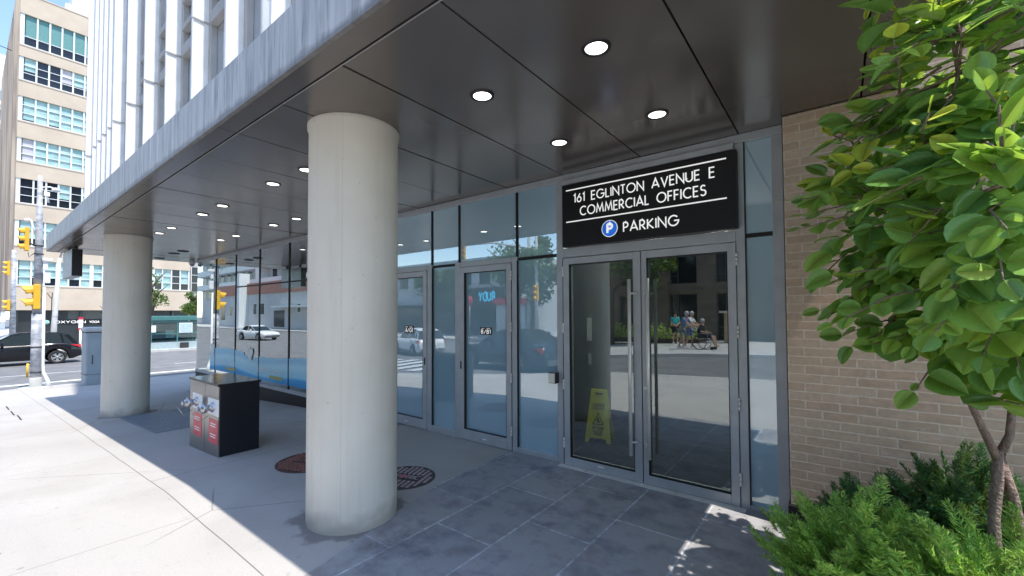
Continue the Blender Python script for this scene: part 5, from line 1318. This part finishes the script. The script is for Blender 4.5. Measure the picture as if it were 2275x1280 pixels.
# other signal pole and lamp posts of the intersection
t = thing('signal_pole', 'signal pole on the side street corner, reflected in the blue panes', 'pole', (-14.6, -13.6, -.47)); Q = (-14.6, -13.6, -.47)
b = MB(Q); b.tube([(-14.6, -13.6, -.47), (-14.6, -13.6, 6.5)], [.14, .08], 12); b.tube([(-14.6, -13.6, 5.6), (-16.6, -11.8, 6.0), (-18, -10.6, 5.8)], [.06, .05, .04], 8); b.build('pole', M['pole_conc'], t)
signal((-18, -10.6, 4.9), R_(150), 1.1, 3, 'yellow signal hanging from a mast arm, reflected high in the door with the B plate')
signal((-14.5, -13.35, 2.4), R_(200), 1.1, 3, 'yellow signal low on the side street pole, reflected')
b = MB(); b.tube([(-17.5, -17, -.6), (-17.5, -17, 9)], [.15, .1], 10); one(b, 'utility_pole', M['pole_conc'], 'tall pale pole behind the side street corner, reflected', 'pole', (-17.5, -17, -.6))
b = MB(); b.tube([(-10.5, -13.2, -.25), (-10.4, -13.2, 2.4)], .05, 8); one(b, 'corner_bollard', M['pole_conc'], 'thin leaning pale post on the side street kerb, reflected', 'post', (-10.5, -13.2, -.25))

# ================================================================== PEOPLE (reflected)
def body(par, J, name='body', mat=None):
    """J: {joint: (pos, radius, parent)}"""
    me = bpy.data.meshes.new(name); names = list(J); idx = {k: i for i, k in enumerate(names)}
    me.from_pydata([J[k][0] for k in names], [(idx[k], idx[J[k][2]]) for k in names if J[k][2]], [])
    o = bpy.data.objects.new(name, me); COL.objects.link(o); o.parent = par; me.materials.append(mat or M['skin'])
    md = o.modifiers.new('skin', 'SKIN'); md.use_smooth_shade = True
    for i, k in enumerate(names):
        r = J[k][1]; sv = me.skin_vertices[0].data[i]; sv.radius = r if isinstance(r, tuple) else (r, r); sv.use_root = (i == 0)
    s = o.modifiers.new('sub', 'SUBSURF'); s.levels = 2; s.render_levels = 2
    return o
def person(loc, rz, label, top, bottom, hair, lean=0, step=.0, arms='down', dress=False):
    t = thing('person', label, 'person', loc, rz)      # faces local -Y
    J = {}; L = lean
    J['pelvis'] = ((0, 0, .92), (.15, .11), None)
    J['belly'] = ((0, -.03 - L * .25, 1.08), (.135, .10), 'pelvis'); J['chest'] = ((0, -.02 - L * .6, 1.28), (.155, .11), 'belly')
    J['neck'] = ((0, -.03 - L * .85, 1.45), .055, 'chest'); J['head1'] = ((0, -.05 - L * .95, 1.54), (.072, .085), 'neck'); J['head2'] = ((0, -.05 - L * .98, 1.64), (.074, .09), 'head1')
    for s, n in ((-1, 'l'), (1, 'r')):
        J['sh' + n] = ((s * .17, -L * .75, 1.38), .06, 'chest')
        if arms == 'push': e, h_ = (s * .21, -.18 - L, 1.12), (s * .2, -.46 - L, 1.02)
        elif arms == 'fold': e, h_ = (s * .22, -.02, 1.12), (s * .06, -.2, 1.0)
        else: e, h_ = (s * .23, .02, 1.12), (s * .24, -.06, .88)
        J['el' + n] = (e, .042, 'sh' + n); J['wr' + n] = (h_, .028, 'el' + n)
        d = (Vector(h_) - Vector(e)).normalized(); pm = Vector(h_) + d * .06; J['palm' + n] = (tuple(pm), (.034, .018), 'wr' + n)
        for f in range(4):
            q = pm + d * .03 + Vector((.0, 0, 0)) + Vector((.018 * (f - 1.5), 0, -.005)); J['f%d' % f + n] = (tuple(q), .009, 'palm' + n); J['g%d' % f + n] = (tuple(q + d * (.035 + .006 * (f in (1, 2))) + Vector((0, 0, -.018))), .008, 'f%d' % f + n)
        J['th' + n] = (tuple(pm - d * .02 + Vector((-s * .03, 0, .0))), .010, 'wr' + n); J['ti' + n] = (tuple(pm + d * .01 + Vector((-s * .042, 0, .0))), .008, 'th' + n)
        J['hip' + n] = ((s * .09, 0, .86), .095, 'pelvis'); J['kn' + n] = ((s * .10, -.04 - s * step * .5, .48), .055, 'hip' + n)
        J['an' + n] = ((s * .10, .03 - s * step, .09), .036, 'kn' + n); J['toe' + n] = ((s * .115, -.13 - s * step, .035), (.04, .03), 'an' + n)
    body(t, J)
    g = MB(); hy = -.05 - L * .98; g.lathe((0, hy + .015, 1.52), (0, 0, 1), [(.02, .06), (.06, .092), (.12, .100), (.17, .088), (.205, .05), (.215, 0)], 16); g.build('hair', hair, t)
    g = MB(); g.tube([(0, hy - .085, 1.60), (0, hy - .108, 1.575)], [.008, .014], 6)
    for s in (-1, 1): g.tube([(s * .078, hy, 1.62), (s * .084, hy + .01, 1.58)], [.012, .010], 6)
    g.build('face_feature', M['skin'], t)
    g = MB(); [g.tube([(s * .03, hy - .083, 1.625), (s * .03, hy - .089, 1.625)], .008, 6) for s in (-1, 1)]; g.box(-.022, .022, hy - .092, hy - .084, 1.54, 1.547); g.build('eyes', M['black_cloth'], t)
    K = {k: v for k, v in J.items() if k in ('pelvis', 'belly', 'chest')}
    K = {k: (v[0], (v[1][0] + .02, v[1][1] + .02), v[2]) for k, v in K.items()}
    K['nk'] = ((0, -.02 - L * .75, 1.41), .075, 'chest')
    for s, n in ((-1, 'l'), (1, 'r')):
        K['sh' + n] = (J['sh' + n][0], .078, 'chest'); a, c = Vector(J['sh' + n][0]), Vector(J['el' + n][0]); K['sl' + n] = (tuple(a.lerp(c, .75)), .062, 'sh' + n)
    body(t, K, 'shirt', top)
    K = {'pelvis': ((0, 0, .93), (.165, .13), None)}
    for s, n in ((-1, 'l'), (1, 'r')):
        a, c = Vector(J['hip' + n][0]), Vector(J['kn' + n][0]); K['h' + n] = (tuple(a), .112, 'pelvis'); K['k' + n] = (tuple(a.lerp(c, .85)), .085, 'h' + n)
    body(t, K, 'shorts', bottom)
    for s, n in ((-1, 'l'), (1, 'r')):
        a = J['an' + n][0]; g = MB(); g.tube([(a[0], a[1] + .05, .045), (a[0] + s * .005, a[1] - .06, .045), (a[0] + s * .015, a[1] - .19, .035)], [.045, .05, .032], 8); g.build('shoe', M['white_cloth'], t)
    return t
person((-6.9, -15.4, 0), R_(150), 'person in a teal top with folded arms by the hedge, reflected in the right door', M['teal_cloth'], M['black_cloth'], M['hair'], arms='fold')
person((-5.75, -12.4, 0), R_(98), 'person in a blue shirt and grey shorts pushing the wheelchair, reflected', M['blue_cloth'], M['grey_cloth'], M['grey_hair'], lean=.22, step=.16, arms='push')
person((-5.6, -13.1, 0), R_(98), 'person in a white top walking beside the wheelchair pusher, reflected', M['white_cloth'], M['blue_cloth'], M['grey_hair'], lean=.10, step=-.12, arms='push')
t = thing('wheelchair', 'dark wheelchair with large rear wheels pushed along the far sidewalk, reflected', 'wheelchair', (-4.75, -12.35, 0), R_(98))
b = MB()
for s in (-1, 1):
    b.tube([(s * .23, .36, .95), (s * .23, .25, .93), (s * .23, .22, .5), (s * .23, -.3, .5), (s * .22, -.42, .2), (s * .2, -.55, .15)], .014, 6); b.tube([(s * .23, .2, .3), (s * .23, -.3, .3)], .012, 6); b.tube([(s * .23, .22, .72), (s * .23, -.2, .72), (s * .23, -.22, .5)], .012, 6)
b.build('frame', M['dull_steel'], t)
b = MB(); b.box(-.22, .22, -.28, .22, .5, .54); b.box(-.22, .22, .2, .24, .54, .92); b.build('seat', M['black_cloth'], t)
for s in (-1, 1):
    b = MB(); b.tube([(s * .29, .12 + .30 * math.cos(a), .31 + .30 * math.sin(a)) for a in [2 * math.pi * k / 24 for k in range(25)]], .017, 6, cap=False)
    for k in range(8): b.tube([(s * .29, .12, .31), (s * .29, .12 + .29 * math.cos(k * .785), .31 + .29 * math.sin(k * .785))], .004, 4)
    b.build('wheel', M['tyre'], t)
    b = MB(); b.lathe((s * .2, -.38, .08), (1, 0, 0), [(-.015, 0), (-.015, .08), (.015, .08), (.015, 0)], 14); b.build('caster', M['tyre'], t)
t = thing('person', 'person in dark clothes sitting in the wheelchair, reflected', 'person', (-4.75, -12.35, 0), R_(98))
J = {'pelvis': ((0, .08, .64), (.15, .12), None), 'chest': ((0, .12, .98), (.15, .11), 'pelvis'), 'neck': ((0, .1, 1.14), .05, 'chest'), 'head': ((0, .07, 1.24), (.075, .088), 'neck'), 'head2': ((0, .07, 1.32), .07, 'head')}
for s, n in ((-1, 'l'), (1, 'r')):
    J['sh' + n] = ((s * .17, .1, 1.07), .055, 'chest'); J['el' + n] = ((s * .22, .08, .82), .042, 'sh' + n); J['wr' + n] = ((s * .16, -.14, .78), .028, 'el' + n)
    for f in range(4): J['f%d' % f + n] = ((s * .16 + .018 * (f - 1.5), -.22, .77), .01, 'wr' + n); J['g%d' % f + n] = ((s * .16 + .018 * (f - 1.5), -.26, .745), .008, 'f%d' % f + n)
    J['hip' + n] = ((s * .1, .02, .62), .085, 'pelvis'); J['kn' + n] = ((s * .11, -.38, .60), .06, 'hip' + n); J['an' + n] = ((s * .1, -.48, .2), .04, 'kn' + n); J['toe' + n] = ((s * .1, -.62, .17), .035, 'an' + n)
body(t, J)
K = {k: (J[k][0], (J[k][1][0] + .02, J[k][1][1] + .02), J[k][2]) for k in ('pelvis', 'chest')}
for n in 'lr':
    K['sh' + n] = (J['sh' + n][0], .07, 'chest'); K['el' + n] = (J['el' + n][0], .055, 'sh' + n); K['hip' + n] = (J['hip' + n][0], .1, 'pelvis'); K['kn' + n] = (J['kn' + n][0], .075, 'hip' + n)
body(t, K, 'clothes', M['black_cloth'])
b = MB(); b.lathe((0, .085, 1.22), (0, 0, 1), [(.0, .06), (.05, .09), (.11, .095), (.16, .06), (.175, 0)], 14); b.build('hair', M['grey_hair'], t)

# ================================================================== LEAF LITTER on the paving by the bed
random.seed(3); bm = bmesh.new()
for i in range(130):
    x = random.gauss(-.35, .55); y = random.uniform(1.5, 4.05)
    if x > -.05: x = -.05 - random.random() * .25
    if random.random() < .35: x, y = random.uniform(-5.2, -.4), 4.13 - abs(random.gauss(0, .03))
    a = Vector((random.uniform(-1, 1), random.uniform(-1, 1), random.uniform(-.1, .3))).normalized() * random.uniform(.006, .016); c_ = a.cross(Vector((0, 0, 1))) * .5; p = Vector((x, y, .0105))
    bm.faces.new([bm.verts.new(p + a), bm.verts.new(p + c_ + Vector((0, 0, .002))), bm.verts.new(p - a), bm.verts.new(p - c_)])
me = bpy.data.meshes.new('leaf_litter'); bm.to_mesh(me); bm.free(); me.materials.append(pbr('dry_leaf', (.30, .19, .08), .8, c2=(.45, .40, .25), sc=30))
o = bpy.data.objects.new('leaf_litter', me); COL.objects.link(o); struct(o, 'stuff')
